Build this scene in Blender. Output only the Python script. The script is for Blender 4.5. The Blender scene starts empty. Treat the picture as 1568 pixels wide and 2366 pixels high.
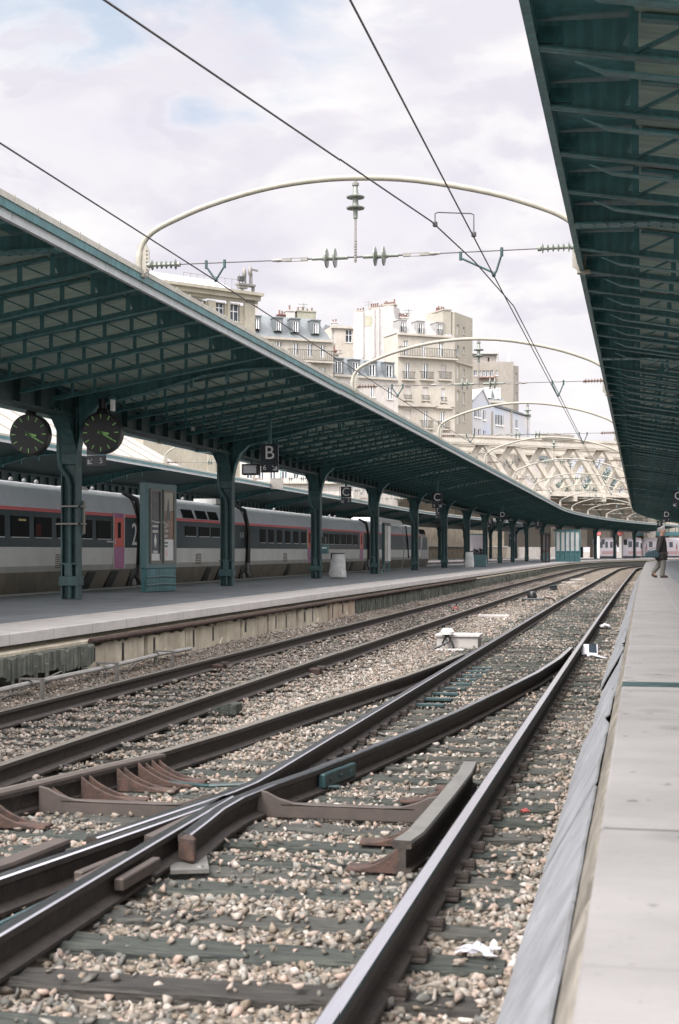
import bpy, bmesh, math, random
import numpy as np
from mathutils import Vector, Matrix
RN = random.Random(11)
S = bpy.context.scene
C = S.collection
# ---- calibration of the view: level camera 1.5 m above the rail heads, yawed 12 degrees left of the tracks
F = 3290.; CX = 784.; HY = 1274.; ZC = 1.5
TH = math.atan(696 / F); c_, s_ = math.cos(TH), math.sin(TH)

def onX(x, y, X):
    t = (x - CX) / F
    Y = X * (c_ + t * s_) / (t * c_ - s_)
    d = -X * s_ + Y * c_
    return Y, ZC + (HY - y) * d / F
def atd(x, y, d):
    t = (x - CX) / F
    return Vector((d * (t * c_ - s_), d * (t * s_ + c_), ZC + (HY - y) * d / F))

# ---- gentle curve of the tracks: straight, then a bend to the right beyond 118 m
U0, RC = 118., 330.
def cv(X, u, Z, drift=0):
    if drift:
        X = X + 3.5e-5 * min(u, U0) ** 2
    if u <= U0:
        return (X, u, Z)
    a = (u - U0) / RC
    return (RC - (RC - X) * math.cos(a), U0 + (RC - X) * math.sin(a), Z)
def cang(u):
    return 0 if u <= U0 else -(u - U0) / RC
def ulist(u0, u1, near=10., far=7.):
    us = [u0]
    while us[-1] < u1 - 1e-6:
        us.append(min(u1, us[-1] + (near if us[-1] < U0 - near else far)))
    return us

class MB:
    def __init__(self): self.v = []; self.f = []; self.m = []
    def add(self, vs, fs, mi=0):
        o = len(self.v); self.v += [tuple(p) for p in vs]
        for k, f in enumerate(fs):
            self.f.append([o + i for i in f]); self.m.append(mi[k] if isinstance(mi, (list, tuple)) else mi)
        return self
    def box(self, x0, x1, y0, y1, z0, z1, mi=0):
        vs = [(x0,y0,z0),(x1,y0,z0),(x1,y1,z0),(x0,y1,z0),(x0,y0,z1),(x1,y0,z1),(x1,y1,z1),(x0,y1,z1)]
        return self.add(vs, [(0,3,2,1),(4,5,6,7),(0,1,5,4),(1,2,6,5),(2,3,7,6),(3,0,4,7)], mi)
    def obox(self, c, a, b, d, mi=0):
        c, a, b, d = Vector(c), Vector(a), Vector(b), Vector(d)
        vs = [c-a-b-d, c+a-b-d, c+a+b-d, c-a+b-d, c-a-b+d, c+a-b+d, c+a+b+d, c-a+b+d]
        return self.add(vs, [(0,3,2,1),(4,5,6,7),(0,1,5,4),(1,2,6,5),(2,3,7,6),(3,0,4,7)], mi)
    def bar(self, p, q, w, h, mi=0, up=(0,0,1)):
        p, q = Vector(p), Vector(q); d = q - p
        side = d.cross(Vector(up))
        if side.length < 1e-6: side = d.cross(Vector((1,0,0)))
        side.normalize(); u2 = side.cross(d).normalized()
        return self.obox((p+q)/2, d/2, side*w/2, u2*h/2, mi)
    def prism(self, poly, off, mi=0):
        n = len(poly); off = Vector(off); P = [Vector(p) for p in poly]
        vs = P + [p + off for p in P]
        fs = [tuple(range(n))[::-1], tuple(range(n, 2*n))] + [(i, (i+1) % n, n+(i+1) % n, n+i) for i in range(n)]
        return self.add(vs, fs, mi)
    def tube(self, pts, r, n=8, mi=0):
        P = [Vector(p) for p in pts]; m = len(P)
        rs = r if isinstance(r, (list, tuple)) else [r]*m
        vs = []; T0 = (P[1]-P[0]).normalized()
        ref = Vector((0,0,1)) if abs(T0.z) < .9 else Vector((0,1,0))
        A = T0.cross(ref).normalized()
        for i in range(m):
            T = ((P[min(i+1,m-1)] - P[i]).normalized() + (P[i] - P[max(i-1,0)]).normalized())
            T = T.normalized() if T.length > 1e-9 else T0
            A = (A - T*A.dot(T)).normalized(); B = T.cross(A)
            for k in range(n):
                a = 2*math.pi*k/n; vs.append(P[i] + (A*math.cos(a) + B*math.sin(a))*rs[i])
        fs = [(i*n+k, i*n+(k+1) % n, (i+1)*n+(k+1) % n, (i+1)*n+k) for i in range(m-1) for k in range(n)]
        fs += [tuple(range(n))[::-1], tuple(range((m-1)*n, m*n))]
        return self.add(vs, fs, mi)
    def lathe(self, prof, o, axis=(0,0,1), n=12, mi=0):
        o, ax = Vector(o), Vector(axis).normalized()
        A = ax.orthogonal().normalized(); B = ax.cross(A); vs = []; m = len(prof)
        for r, h in prof:
            for k in range(n):
                a = 2*math.pi*k/n; vs.append(o + ax*h + (A*math.cos(a)+B*math.sin(a))*max(r,1e-4))
        fs = [(i*n+k, i*n+(k+1) % n, (i+1)*n+(k+1) % n, (i+1)*n+k) for i in range(m-1) for k in range(n)]
        fs += [tuple(range(n))[::-1], tuple(range((m-1)*n, m*n))]
        return self.add(vs, fs, mi)
    def csweep(self, prof, us, mi=0, drift=0, caps=True):
        """closed profile [(X,Z)] carried along the curve of the tracks; mi may be one index per profile edge"""
        n = len(prof); vs = []
        for u in us: vs += [cv(X, u, Z, drift) for X, Z in prof]
        fs = []; ms = []
        for i in range(len(us)-1):
            for k in range(n):
                fs.append((i*n+k, (i+1)*n+k, (i+1)*n+(k+1) % n, i*n+(k+1) % n)); ms.append(mi[k] if isinstance(mi, (list, tuple)) else mi)
        if caps:
            fs += [tuple(range(n)), tuple(range((len(us)-1)*n, len(us)*n))[::-1]]
            ms += [ms[0], ms[0]]
        return self.add(vs, fs, ms)
    def sweep(self, prof, pts, mi=0):
        """closed profile [(side,up)] along a level path"""
        n = len(prof); P = [Vector(p) for p in pts]; vs = []; m = len(P)
        for i in range(m):
            T = (P[min(i+1,m-1)] - P[max(i-1,0)]); T.z = 0; T.normalize(); sd = Vector((T.y, -T.x, 0))
            vs += [P[i] + sd*a + Vector((0,0,b)) for a, b in prof]
        fs = []; ms = []
        for i in range(m-1):
            for k in range(n):
                fs.append((i*n+k, (i+1)*n+k, (i+1)*n+(k+1) % n, i*n+(k+1) % n)); ms.append(mi[k] if isinstance(mi, (list, tuple)) else mi)
        fs += [tuple(range(n)), tuple(range((m-1)*n, m*n))[::-1]]; ms += [0, 0]
        return self.add(vs, fs, ms)
    def build(self, name, mat, parent=None, smooth=False, origin=None, bevel=0):
        me = bpy.data.meshes.new(name)
        off = Vector((0,0,0))
        if parent is None:
            a = np.array(self.v); lo, hi = a.min(0), a.max(0)
            off = Vector(origin) if origin is not None else Vector(((lo[0]+hi[0])/2, (lo[1]+hi[1])/2, lo[2]))
        me.from_pydata([(p[0]-off[0], p[1]-off[1], p[2]-off[2]) for p in self.v], [], self.f)
        mats = mat if isinstance(mat, (list, tuple)) else [mat]
        for m in mats: me.materials.append(m)
        if len(mats) > 1: me.polygons.foreach_set('material_index', self.m)
        bm = bmesh.new(); bm.from_mesh(me); bmesh.ops.recalc_face_normals(bm, faces=bm.faces); bm.to_mesh(me); bm.free()
        if smooth:
            me.shade_smooth(); me.set_sharp_from_angle(angle=math.radians(38))
        me.update()
        o = bpy.data.objects.new(name, me); C.objects.link(o); o.location = off
        if bevel:
            b = o.modifiers.new('bevel', 'BEVEL'); b.width = bevel; b.segments = 1; b.limit_method = 'ANGLE'
        if parent is not None:
            o.parent = parent
            o.matrix_parent_inverse = (Matrix.Translation(parent.location) @ parent.rotation_euler.to_matrix().to_4x4()).inverted() if parent.type == 'EMPTY' else Matrix.Identity(4)
        return o

def tag(o, label=None, cat=None, group=None, kind=None):
    if label: o['label'] = label
    if cat: o['category'] = cat
    if group: o['group'] = group
    if kind: o['kind'] = kind
    return o
def thing(name, label, cat, loc=(0,0,0), group=None, rz=0, kind=None):
    o = bpy.data.objects.new(name, None); C.objects.link(o); o.location = loc; o.rotation_euler = (0,0,rz); o.empty_display_size = .2
    return tag(o, label, cat, group, kind)
def copy_tree(o, parent=None):
    c = o.copy(); C.objects.link(c)
    if parent is not None: c.parent = parent
    for ch in list(KIDS(o)): copy_tree(ch, c)
    return c
def KIDS(o): return [x for x in C.objects if x.parent == o]
def child(src, parent):                      # a part sharing the mesh of another part
    c = src.copy(); C.objects.link(c); c.parent = parent
    c.matrix_parent_inverse = (Matrix.Translation(parent.location) @ parent.rotation_euler.to_matrix().to_4x4()).inverted() if parent.type == 'EMPTY' else Matrix.Identity(4)
    return c
ORD = ['first','second','third','fourth','fifth','sixth','seventh','eighth','ninth','tenth','eleventh','twelfth','thirteenth','fourteenth']

# ---- materials
def srgb(r, g, b):
    f = lambda v: (v/255/12.92) if v/255 <= .04045 else ((v/255+.055)/1.055)**2.4
    return (f(r), f(g), f(b))
def mat(name, col, rough=.6, metal=0., var=.25, scale=6., bump=0., bscale=40., col2=None, stretch=None, spec=.5, detail=6, streak=0):
    """procedural surface: base colour broken up by noise (towards col2 or darker), optional fine bump, optional vertical streaks"""
    m = bpy.data.materials.new(name); m.use_nodes = True; nt = m.node_tree; N = nt.nodes; L = nt.links
    b = N['Principled BSDF']; b.inputs['Roughness'].default_value = rough; b.inputs['Metallic'].default_value = metal
    b.inputs['Specular IOR Level'].default_value = spec
    tc = N.new('ShaderNodeTexCoord'); mp = N.new('ShaderNodeMapping'); L.new(tc.outputs['Object'], mp.inputs[0])
    if stretch: mp.inputs['Scale'].default_value = stretch
    c2 = col2 if col2 else tuple(x*(1-var) for x in col)
    nz = N.new('ShaderNodeTexNoise'); nz.inputs['Scale'].default_value = scale; nz.inputs['Detail'].default_value = detail; nz.inputs['Roughness'].default_value = .65
    L.new(mp.outputs[0], nz.inputs['Vector'])
    rp = N.new('ShaderNodeValToRGB'); rp.color_ramp.elements[0].position = .35; rp.color_ramp.elements[1].position = .68
    rp.color_ramp.elements[0].color = (*c2, 1); rp.color_ramp.elements[1].color = (*col, 1)
    L.new(nz.outputs['Fac'], rp.inputs[0]); out = rp.outputs[0]
    if streak:
        m2 = N.new('ShaderNodeMapping'); m2.inputs['Scale'].default_value = (7, 7, .5); L.new(tc.outputs['Object'], m2.inputs[0])
        n2 = N.new('ShaderNodeTexNoise'); n2.inputs['Scale'].default_value = 2.; n2.inputs['Detail'].default_value = 5; L.new(m2.outputs[0], n2.inputs['Vector'])
        r2 = N.new('ShaderNodeValToRGB'); r2.color_ramp.elements[0].position = .38; r2.color_ramp.elements[1].position = .62
        k = 1-streak; r2.color_ramp.elements[0].color = (k, k*.97, k*.92, 1); r2.color_ramp.elements[1].color = (1,1,1,1)
        L.new(n2.outputs['Fac'], r2.inputs[0])
        mx = N.new('ShaderNodeMixRGB'); mx.blend_type = 'MULTIPLY'; mx.inputs[0].default_value = 1
        L.new(out, mx.inputs[1]); L.new(r2.outputs[0], mx.inputs[2]); out = mx.outputs[0]
    L.new(out, b.inputs['Base Color'])
    if bump:
        n3 = N.new('ShaderNodeTexNoise'); n3.inputs['Scale'].default_value = bscale; n3.inputs['Detail'].default_value = 4; L.new(mp.outputs[0], n3.inputs['Vector'])
        bp = N.new('ShaderNodeBump'); bp.inputs['Strength'].default_value = bump; bp.inputs['Distance'].default_value = .02
        L.new(n3.outputs['Fac'], bp.inputs['Height']); L.new(bp.outputs[0], b.inputs['Normal'])
    return m
def joints(m, axis, pitch, width, k=.45):
    """dark joints across a slab surface every <pitch> metres along one axis"""
    nt = m.node_tree; N = nt.nodes; L = nt.links; b = N['Principled BSDF']
    src = b.inputs['Base Color'].links[0].from_socket
    tc = N.new('ShaderNodeTexCoord'); sp = N.new('ShaderNodeSeparateXYZ'); L.new(tc.outputs['Object'], sp.inputs[0])
    d = N.new('ShaderNodeMath'); d.operation = 'DIVIDE'; d.inputs[1].default_value = pitch; L.new(sp.outputs[axis], d.inputs[0])
    fr = N.new('ShaderNodeMath'); fr.operation = 'FRACT'; L.new(d.outputs[0], fr.inputs[0])
    lt = N.new('ShaderNodeMath'); lt.operation = 'LESS_THAN'; lt.inputs[1].default_value = width/pitch; L.new(fr.outputs[0], lt.inputs[0])
    mx = N.new('ShaderNodeMixRGB'); mx.blend_type = 'MULTIPLY'; mx.inputs[2].default_value = (k, k, k, 1)
    L.new(lt.outputs[0], mx.inputs[0]); L.new(src, mx.inputs[1]); L.new(mx.outputs[0], b.inputs['Base Color'])
    return m

M = {}
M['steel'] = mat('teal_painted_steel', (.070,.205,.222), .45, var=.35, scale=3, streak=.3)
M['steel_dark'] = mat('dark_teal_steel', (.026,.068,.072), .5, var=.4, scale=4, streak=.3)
M['steel_col'] = mat('column_paint', (.045,.110,.115), .5, var=.4, scale=5, streak=.35, bump=.15, bscale=40)
M['deck'] = mat('roof_deck_underside', (.29,.385,.34), .8, var=.35, scale=1.5, stretch=(1,6,1))
M['fascia'] = mat('grey_fascia_metal', (.42,.455,.455), .45, var=.2, scale=4)
M['flash'] = mat('beige_roof_flashing', (.36,.35,.30), .7, var=.25, scale=5)
M['zinc_top'] = mat('zinc_roof_sheet', (.45,.46,.46), .5, var=.2, scale=2)
M['coping'] = joints(mat('pale_concrete_coping', (.46,.435,.41), .75, var=.22, scale=2.5, bump=.12, bscale=60), 1, 1.25, .014, .55)
M['coping2'] = mat('pale_concrete_platform', (.225,.216,.208), .8, var=.24, scale=1.1, bump=.12, bscale=60, stretch=(1,1.5,1))
M['coping2'] = joints(joints(M['coping2'], 1, 4.85, .03, .45), 1, 1.62, .010, .78)
def spots(m, scale, size, k, seed=0.):
    """scattered small dark stains (gum, pits), each with a shape of its own"""
    nt = m.node_tree; N = nt.nodes; L = nt.links; b = N['Principled BSDF']; src = b.inputs['Base Color'].links[0].from_socket
    tc = N.new('ShaderNodeTexCoord'); mp = N.new('ShaderNodeMapping'); mp.inputs['Location'].default_value = (seed,seed*1.7,0); L.new(tc.outputs['Object'], mp.inputs[0])
    n = N.new('ShaderNodeTexNoise'); n.inputs['Scale'].default_value = scale*4; L.new(mp.outputs[0], n.inputs['Vector'])
    mx0 = N.new('ShaderNodeMixRGB'); mx0.inputs[0].default_value = .06; L.new(mp.outputs[0], mx0.inputs[1]); L.new(n.outputs['Color'], mx0.inputs[2])
    v = N.new('ShaderNodeTexVoronoi'); v.inputs['Scale'].default_value = scale; L.new(mx0.outputs[0], v.inputs['Vector'])
    s1 = N.new('ShaderNodeSeparateXYZ'); L.new(v.outputs['Color'], s1.inputs[0]); th = N.new('ShaderNodeMath'); th.operation = 'MULTIPLY'; th.inputs[1].default_value = size; L.new(s1.outputs[0], th.inputs[0])
    r = N.new('ShaderNodeMapRange'); L.new(v.outputs['Distance'], r.inputs['Value']); L.new(th.outputs[0], r.inputs['From Min']); r.inputs['From Max'].default_value = size*1.15; r.inputs['To Min'].default_value = k
    mx = N.new('ShaderNodeMixRGB'); mx.blend_type = 'MULTIPLY'; mx.inputs[0].default_value = 1; L.new(src, mx.inputs[1]); L.new(r.outputs[0], mx.inputs[2]); L.new(mx.outputs[0], b.inputs['Base Color'])
spots(M['coping2'], 6., .13, .5); spots(M['coping2'], 2.2, .25, .80, 3.); spots(M['coping2'], 14., .10, .6, 7.)
M['tactile'] = mat('tactile_paving', (.26,.25,.25), .8, var=.15, scale=4)
M['asphalt'] = mat('blue_grey_asphalt', (.19,.205,.215), .85, var=.3, scale=1.2, bump=.15, bscale=150)
M['wallc'] = mat('stained_concrete_wall', (.47,.43,.34), .85, col2=(.29,.26,.20), scale=2.2, bump=.5, bscale=12, streak=.12)
M['wallr'] = mat('rust_stained_concrete', (.42,.37,.29), .85, col2=(.27,.20,.14), scale=1.6, bump=.5, bscale=12, streak=.12)
M['walld'] = mat('dark_mossy_concrete', (.15,.155,.125), .85, col2=(.06,.072,.06), scale=5, bump=.5, bscale=14, streak=.6)
M['strip'] = mat('weathered_platform_edge', (.25,.228,.19), .85, col2=(.09,.08,.062), scale=2.4, bump=.5, bscale=25, stretch=(1,2.5,1))
M['slab'] = mat('blue_grey_sheet', (.245,.255,.27), .85, col2=(.16,.163,.168), scale=3.2, bump=.2, bscale=22., detail=9, spec=.3)
spots(M['slab'], 5., .12, .6, 1.); spots(M['slab'], 1.3, .3, .85, 2.)
M['rail_side'] = mat('brown_rail_side', (.040,.030,.023), .75, col2=(.018,.014,.012), scale=14, bump=.25, bscale=60)
M['rail_top'] = mat('polished_rail_head', (.86,.85,.90), .19, metal=1., var=.10, scale=6, stretch=(20,.6,1))
M['rail_old'] = mat('worn_rail_head', (.17,.155,.13), .5, metal=.35, var=.35, scale=8, stretch=(10,1,1))
M['rust'] = mat('rusty_iron', (.080,.043,.030), .8, col2=(.028,.018,.015), scale=16, bump=.3, bscale=70)
M['iron_grey'] = mat('grey_worn_iron', (.17,.165,.15), .5, metal=.3, var=.3, scale=9)
M['iron_brown'] = mat('brown_worn_iron', (.078,.062,.053), .65, metal=.2, var=.3, scale=9)
M['sleeper'] = mat('weathered_green_timber', (.068,.074,.060), .85, col2=(.014,.019,.018), scale=7, bump=1., bscale=14, stretch=(.5,12,4))
M['sleeper_b'] = mat('tarred_brown_timber', (.055,.050,.042), .9, col2=(.014,.013,.012), scale=8, bump=1., bscale=14, stretch=(.5,12,4))
M['sleeper_c'] = mat('bleached_grey_timber', (.105,.102,.088), .9, col2=(.032,.034,.030), scale=6, bump=1., bscale=18, stretch=(.4,14,4))
M['cream'] = mat('cream_painted_steel', (.27,.25,.205), .55, var=.18, scale=6)
M['insul'] = mat('grey_green_porcelain', (.16,.18,.15), .3, var=.2, scale=9)
M['insul_r'] = mat('brown_porcelain', (.14,.095,.075), .35, var=.2, scale=9)
M['fit'] = mat('galvanised_fitting', (.21,.20,.18), .5, metal=.3, var=.25, scale=12)
M['wire'] = mat('overhead_wire', (.07,.062,.062), .5, metal=.3, var=.2, scale=5)
M['navy'] = mat('navy_sign_enamel', (.012,.020,.034), .35, var=.15, scale=5)
M['white'] = mat('white_paint', (.75,.75,.73), .5, var=.06, scale=5)
M['black'] = mat('black_enamel', (.012,.014,.015), .35, var=.2, scale=5)
M['dial'] = mat('black_clock_dial', (.008,.012,.012), .5, var=.2, scale=5)
M['green'] = mat('pale_green_mark', (.29,.60,.18), .5, var=.05, scale=5)
M['glass'] = mat('dark_window_glass', (.012,.016,.018), .08, var=.3, scale=1.5, spec=.6)
M['glass_b'] = mat('blue_grey_window_glass', (.05,.065,.085), .08, var=.5, scale=.7, spec=.7)
M['totem'] = mat('blue_green_panel_paint', (.085,.165,.175), .4, var=.15, scale=2)
M['grey_light'] = mat('pale_grey_paint', (.50,.50,.48), .5, var=.12, scale=3)
M['ground'] = mat('dry_ground', (.17,.155,.13), .95, var=.35, scale=.6, bump=.2, bscale=8)
# ---- world: Nishita daylight seen through a broken overcast
w = bpy.data.worlds.new('World'); S.world = w; w.use_nodes = True
nt = w.node_tree; N = nt.nodes; L = nt.links
for n in list(N): N.remove(n)
SUN_AZ, SUN_EL = math.radians(205), math.radians(46)       # azimuth from +Y towards +X
sky = N.new('ShaderNodeTexSky'); sky.sky_type = 'NISHITA'; sky.sun_disc = False
sky.sun_elevation = SUN_EL; sky.sun_rotation = SUN_AZ; sky.air_density = 1.0; sky.dust_density = 2.0
bg1 = N.new('ShaderNodeBackground'); bg1.inputs[1].default_value = .12; L.new(sky.outputs[0], bg1.inputs[0])
tc = N.new('ShaderNodeTexCoord')
mp = N.new('ShaderNodeMapping'); mp.inputs['Scale'].default_value = (1, 1, 2.3); mp.inputs['Location'].default_value = (.35, .1, .12)
L.new(tc.outputs['Generated'], mp.inputs[0])
n1 = N.new('ShaderNodeTexNoise'); n1.inputs['Scale'].default_value = 5.5; n1.inputs['Detail'].default_value = 9; n1.inputs['Roughness'].default_value = .52; n1.inputs['Distortion'].default_value = .25
L.new(mp.outputs[0], n1.inputs['Vector'])
n2 = N.new('ShaderNodeTexNoise'); n2.inputs['Scale'].default_value = 5.2; n2.inputs['Detail'].default_value = 8; n2.inputs['Roughness'].default_value = .55
m2 = N.new('ShaderNodeMapping'); m2.inputs['Scale'].default_value = (1, 1, 2.2); m2.inputs['Location'].default_value = (3.1, 1.7, .4); L.new(tc.outputs['Generated'], m2.inputs[0]); L.new(m2.outputs[0], n2.inputs['Vector'])
cr = N.new('ShaderNodeValToRGB'); e = cr.color_ramp.elements
K_ = .635; e[0].position = .36; e[0].color = (.80*K_,.775*K_,.85*K_,1); e[1].position = .56; e[1].color = (.93*K_,.90*K_,.91*K_,1)
x = e.new(.47); x.color = (.84*K_,.815*K_,.86*K_,1)
L.new(n2.outputs['Fac'], cr.inputs[0])
bg2 = N.new('ShaderNodeBackground'); L.new(cr.outputs[0], bg2.inputs[0])
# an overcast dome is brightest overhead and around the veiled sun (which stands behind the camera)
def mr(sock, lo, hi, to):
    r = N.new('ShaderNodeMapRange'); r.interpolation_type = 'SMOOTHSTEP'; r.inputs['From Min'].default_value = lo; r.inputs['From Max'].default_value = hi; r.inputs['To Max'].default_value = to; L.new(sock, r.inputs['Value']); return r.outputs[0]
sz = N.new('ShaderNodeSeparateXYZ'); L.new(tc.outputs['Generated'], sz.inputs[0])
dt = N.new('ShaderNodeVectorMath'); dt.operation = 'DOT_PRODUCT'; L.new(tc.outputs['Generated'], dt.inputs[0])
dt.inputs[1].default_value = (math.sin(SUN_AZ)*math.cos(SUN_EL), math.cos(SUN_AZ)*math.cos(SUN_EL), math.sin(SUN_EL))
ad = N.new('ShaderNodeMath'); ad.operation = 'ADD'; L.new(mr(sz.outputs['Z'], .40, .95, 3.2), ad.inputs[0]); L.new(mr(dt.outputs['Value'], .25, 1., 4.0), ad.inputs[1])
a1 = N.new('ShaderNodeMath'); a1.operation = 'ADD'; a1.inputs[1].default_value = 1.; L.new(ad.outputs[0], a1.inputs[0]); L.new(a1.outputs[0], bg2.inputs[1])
# cloud masses and the pale blue gap, each at its own bearing in the sky, their outlines broken by noise
def bearing(x, y): return atd(x, y, 1.)-Vector((0,0,ZC))
def mass(x, y, sx_, sz_, r0, r1, amp=.30):
    v0 = bearing(x, y).normalized()
    a = N.new('ShaderNodeVectorMath'); a.operation = 'SUBTRACT'; a.inputs[1].default_value = (.5,.5,.5); L.new(n1.outputs['Color'], a.inputs[0])
    b = N.new('ShaderNodeVectorMath'); b.operation = 'SCALE'; b.inputs['Scale'].default_value = amp*2.2; L.new(a.outputs[0], b.inputs[0])
    c = N.new('ShaderNodeVectorMath'); c.operation = 'ADD'; L.new(b.outputs[0], c.inputs[0]); L.new(tc.outputs['Generated'], c.inputs[1])
    d = N.new('ShaderNodeVectorMath'); d.operation = 'SUBTRACT'; d.inputs[1].default_value = v0; L.new(c.outputs[0], d.inputs[0])
    e_ = N.new('ShaderNodeVectorMath'); e_.operation = 'MULTIPLY'; e_.inputs[1].default_value = (sx_, sx_, sz_); L.new(d.outputs[0], e_.inputs[0])
    f = N.new('ShaderNodeVectorMath'); f.operation = 'LENGTH'; L.new(e_.outputs[0], f.inputs[0])
    r = N.new('ShaderNodeMapRange'); r.interpolation_type = 'SMOOTHERSTEP'; r.inputs['From Min'].default_value = r1; r.inputs['From Max'].default_value = r0; L.new(f.outputs['Value'], r.inputs['Value']); return r.outputs[0]
dark = None
for q in ((520,430,1,2.2,.05,.19), (1010,90,1,1.6,.03,.15), (1180,560,1,2.6,.03,.16), (120,300,1,3,.02,.10)):
    m_ = mass(*q)
    if dark is None: dark = m_
    else:
        mm = N.new('ShaderNodeMath'); mm.operation = 'MAXIMUM'; L.new(dark, mm.inputs[0]); L.new(m_, mm.inputs[1]); dark = mm.outputs[0]
dk = N.new('ShaderNodeMixRGB'); dk.inputs[2].default_value = (.70*K_,.675*K_,.77*K_,1)
ds = N.new('ShaderNodeMath'); ds.operation = 'MULTIPLY'; ds.inputs[1].default_value = .68; L.new(dark, ds.inputs[0]); L.new(ds.outputs[0], dk.inputs[0]); L.new(cr.outputs[0], dk.inputs[1]); L.new(dk.outputs[0], bg2.inputs[0])
blue = mass(300, 20, 1, 2.9, .03, .21, .20)
sc_ = N.new('ShaderNodeMath'); sc_.operation = 'MULTIPLY'; sc_.inputs[1].default_value = .62; L.new(blue, sc_.inputs[0])
# the thin blue between clouds: Nishita sky, veiled by high haze
veil = N.new('ShaderNodeBackground'); veil.inputs[0].default_value = (.42,.59,.75,1); veil.inputs[1].default_value = .62
mv = N.new('ShaderNodeMixShader'); mv.inputs[0].default_value = .62; L.new(bg1.outputs[0], mv.inputs[1]); L.new(veil.outputs[0], mv.inputs[2])
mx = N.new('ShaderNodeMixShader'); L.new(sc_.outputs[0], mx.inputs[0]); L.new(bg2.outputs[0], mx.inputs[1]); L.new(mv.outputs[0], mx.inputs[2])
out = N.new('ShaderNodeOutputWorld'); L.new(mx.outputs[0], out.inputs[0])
sl = bpy.data.lights.new('sun', 'SUN'); sl.energy = 1.8; sl.angle = math.radians(14); sl.color = (1, .95, .87)
so = bpy.data.objects.new('sun', sl); C.objects.link(so)
sd = Vector((math.sin(SUN_AZ)*math.cos(SUN_EL), math.cos(SUN_AZ)*math.cos(SUN_EL), math.sin(SUN_EL)))
so.rotation_euler = sd.to_track_quat('Z', 'Y').to_euler(); so.location = (0, -20, 40)
# ---- camera
cd = bpy.data.cameras.new('camera'); co = bpy.data.objects.new('camera', cd); C.objects.link(co); S.camera = co
co.location = (0, 0, ZC); co.rotation_euler = (math.pi/2, 0, TH)
cd.sensor_fit = 'VERTICAL'; cd.sensor_height = 36; cd.lens = F/2366*36; cd.shift_y = 91/2366
cd.clip_start = .1; cd.clip_end = 6000
cd.dof.use_dof = True; cd.dof.focus_distance = 24; cd.dof.aperture_fstop = 5.0
S.view_settings.view_transform = 'Standard'; S.view_settings.look = 'None'; S.view_settings.exposure = .80; S.view_settings.gamma = 1
S.cycles.use_denoising = True; S.cycles.max_bounces = 6; S.cycles.diffuse_bounces = 4
# ---- ground
g = MB(); g.add([(-3000,-500,-.42),(3000,-500,-.42),(3000,5000,-.42),(-3000,5000,-.42)], [(0,1,2,3)]); g.build('ground', M['ground'], origin=(0,0,-.42))['kind'] = 'structure'

# ballast bed: one undulating sheet between the platforms
bm_ = bpy.data.materials.new('ballast_bed'); bm_.use_nodes = True; nt = bm_.node_tree; N = nt.nodes; L = nt.links; b = N['Principled BSDF']; b.inputs['Roughness'].default_value = .9
tc = N.new('ShaderNodeTexCoord'); v = N.new('ShaderNodeTexVoronoi'); v.inputs['Scale'].default_value = 15; v.inputs['Randomness'].default_value = 1; L.new(tc.outputs['Object'], v.inputs['Vector'])
sp = N.new('ShaderNodeSeparateXYZ'); L.new(v.outputs['Color'], sp.inputs[0])
r = N.new('ShaderNodeValToRGB'); e = r.color_ramp.elements; e[0].position = 0; e[0].color = (.06,.05,.038,1); e[1].position = 1; e[1].color = (.33,.285,.235,1)
x = e.new(.45); x.color = (.15,.128,.10,1); x = e.new(.8); x.color = (.23,.195,.155,1); L.new(sp.outputs[0], r.inputs[0])
n = N.new('ShaderNodeTexNoise'); n.inputs['Scale'].default_value = .7; n.inputs['Detail'].default_value = 6; L.new(tc.outputs['Object'], n.inputs['Vector'])
r2 = N.new('ShaderNodeValToRGB'); r2.color_ramp.elements[0].position = .38; r2.color_ramp.elements[0].color = (.55,.50,.42,1); r2.color_ramp.elements[1].position = .62; L.new(n.outputs['Fac'], r2.inputs[0])
mx = N.new('ShaderNodeMixRGB'); mx.blend_type = 'MULTIPLY'; mx.inputs[0].default_value = 1; L.new(r.outputs[0], mx.inputs[1]); L.new(r2.outputs[0], mx.inputs[2]); L.new(mx.outputs[0], b.inputs['Base Color'])
bp = N.new('ShaderNodeBump'); bp.inputs['Strength'].default_value = 1; bp.inputs['Distance'].default_value = .04; bp.invert = True; L.new(v.outputs['Distance'], bp.inputs['Height']); L.new(bp.outputs[0], b.inputs['Normal'])
M['ballast'] = bm_
def gz(X, Y):
    """height of the ballast surface"""
    z = -.212 + .012*math.sin(X*2.3+Y*.7) + .01*math.sin(Y*1.9-X*1.1)
    if X < -6.25: z += .13*min(1, (-6.25-X)/.6)
    if -4.2 < X < -2.75: z += .028*math.sin(math.pi*(X+4.2)/1.45)
    if X > -.75: z += .03*min(1, (X+.75)/.3)
    return z
g = MB(); us = [1.5+.5*i for i in range(60)] + [31.5+2.5*i for i in range(36)] + [122+5*i for i in range(20)]
xs = [-7.15+.27*i for i in range(26)]; vs = []; fs = []
for u in us: vs += [cv(X, u, gz(X, u), 1) for X in xs]
nx = len(xs)
fs = [(i*nx+k, i*nx+k+1, (i+1)*nx+k+1, (i+1)*nx+k) for i in range(len(us)-1) for k in range(nx-1)]
g.add(vs, fs); o = g.build('ballast_bed', M['ballast'], smooth=True, origin=(0,0,-.2)); o['kind'] = 'structure'
# track bed on the far side of the left platform and beyond
g = MB(); g.csweep([(-20.5,-.24),(-13.3,-.24),(-13.3,-.40),(-20.5,-.40)], ulist(5, 215)); g.build('track_bed', M['ballast'], origin=(0,0,-.24))['kind'] = 'structure'
g = MB(); g.box(-60, 160, 217, 330, -.40, -.22); g.build('yard_ground', M['ballast'], origin=(0,217,-.22))['kind'] = 'structure'

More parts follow.
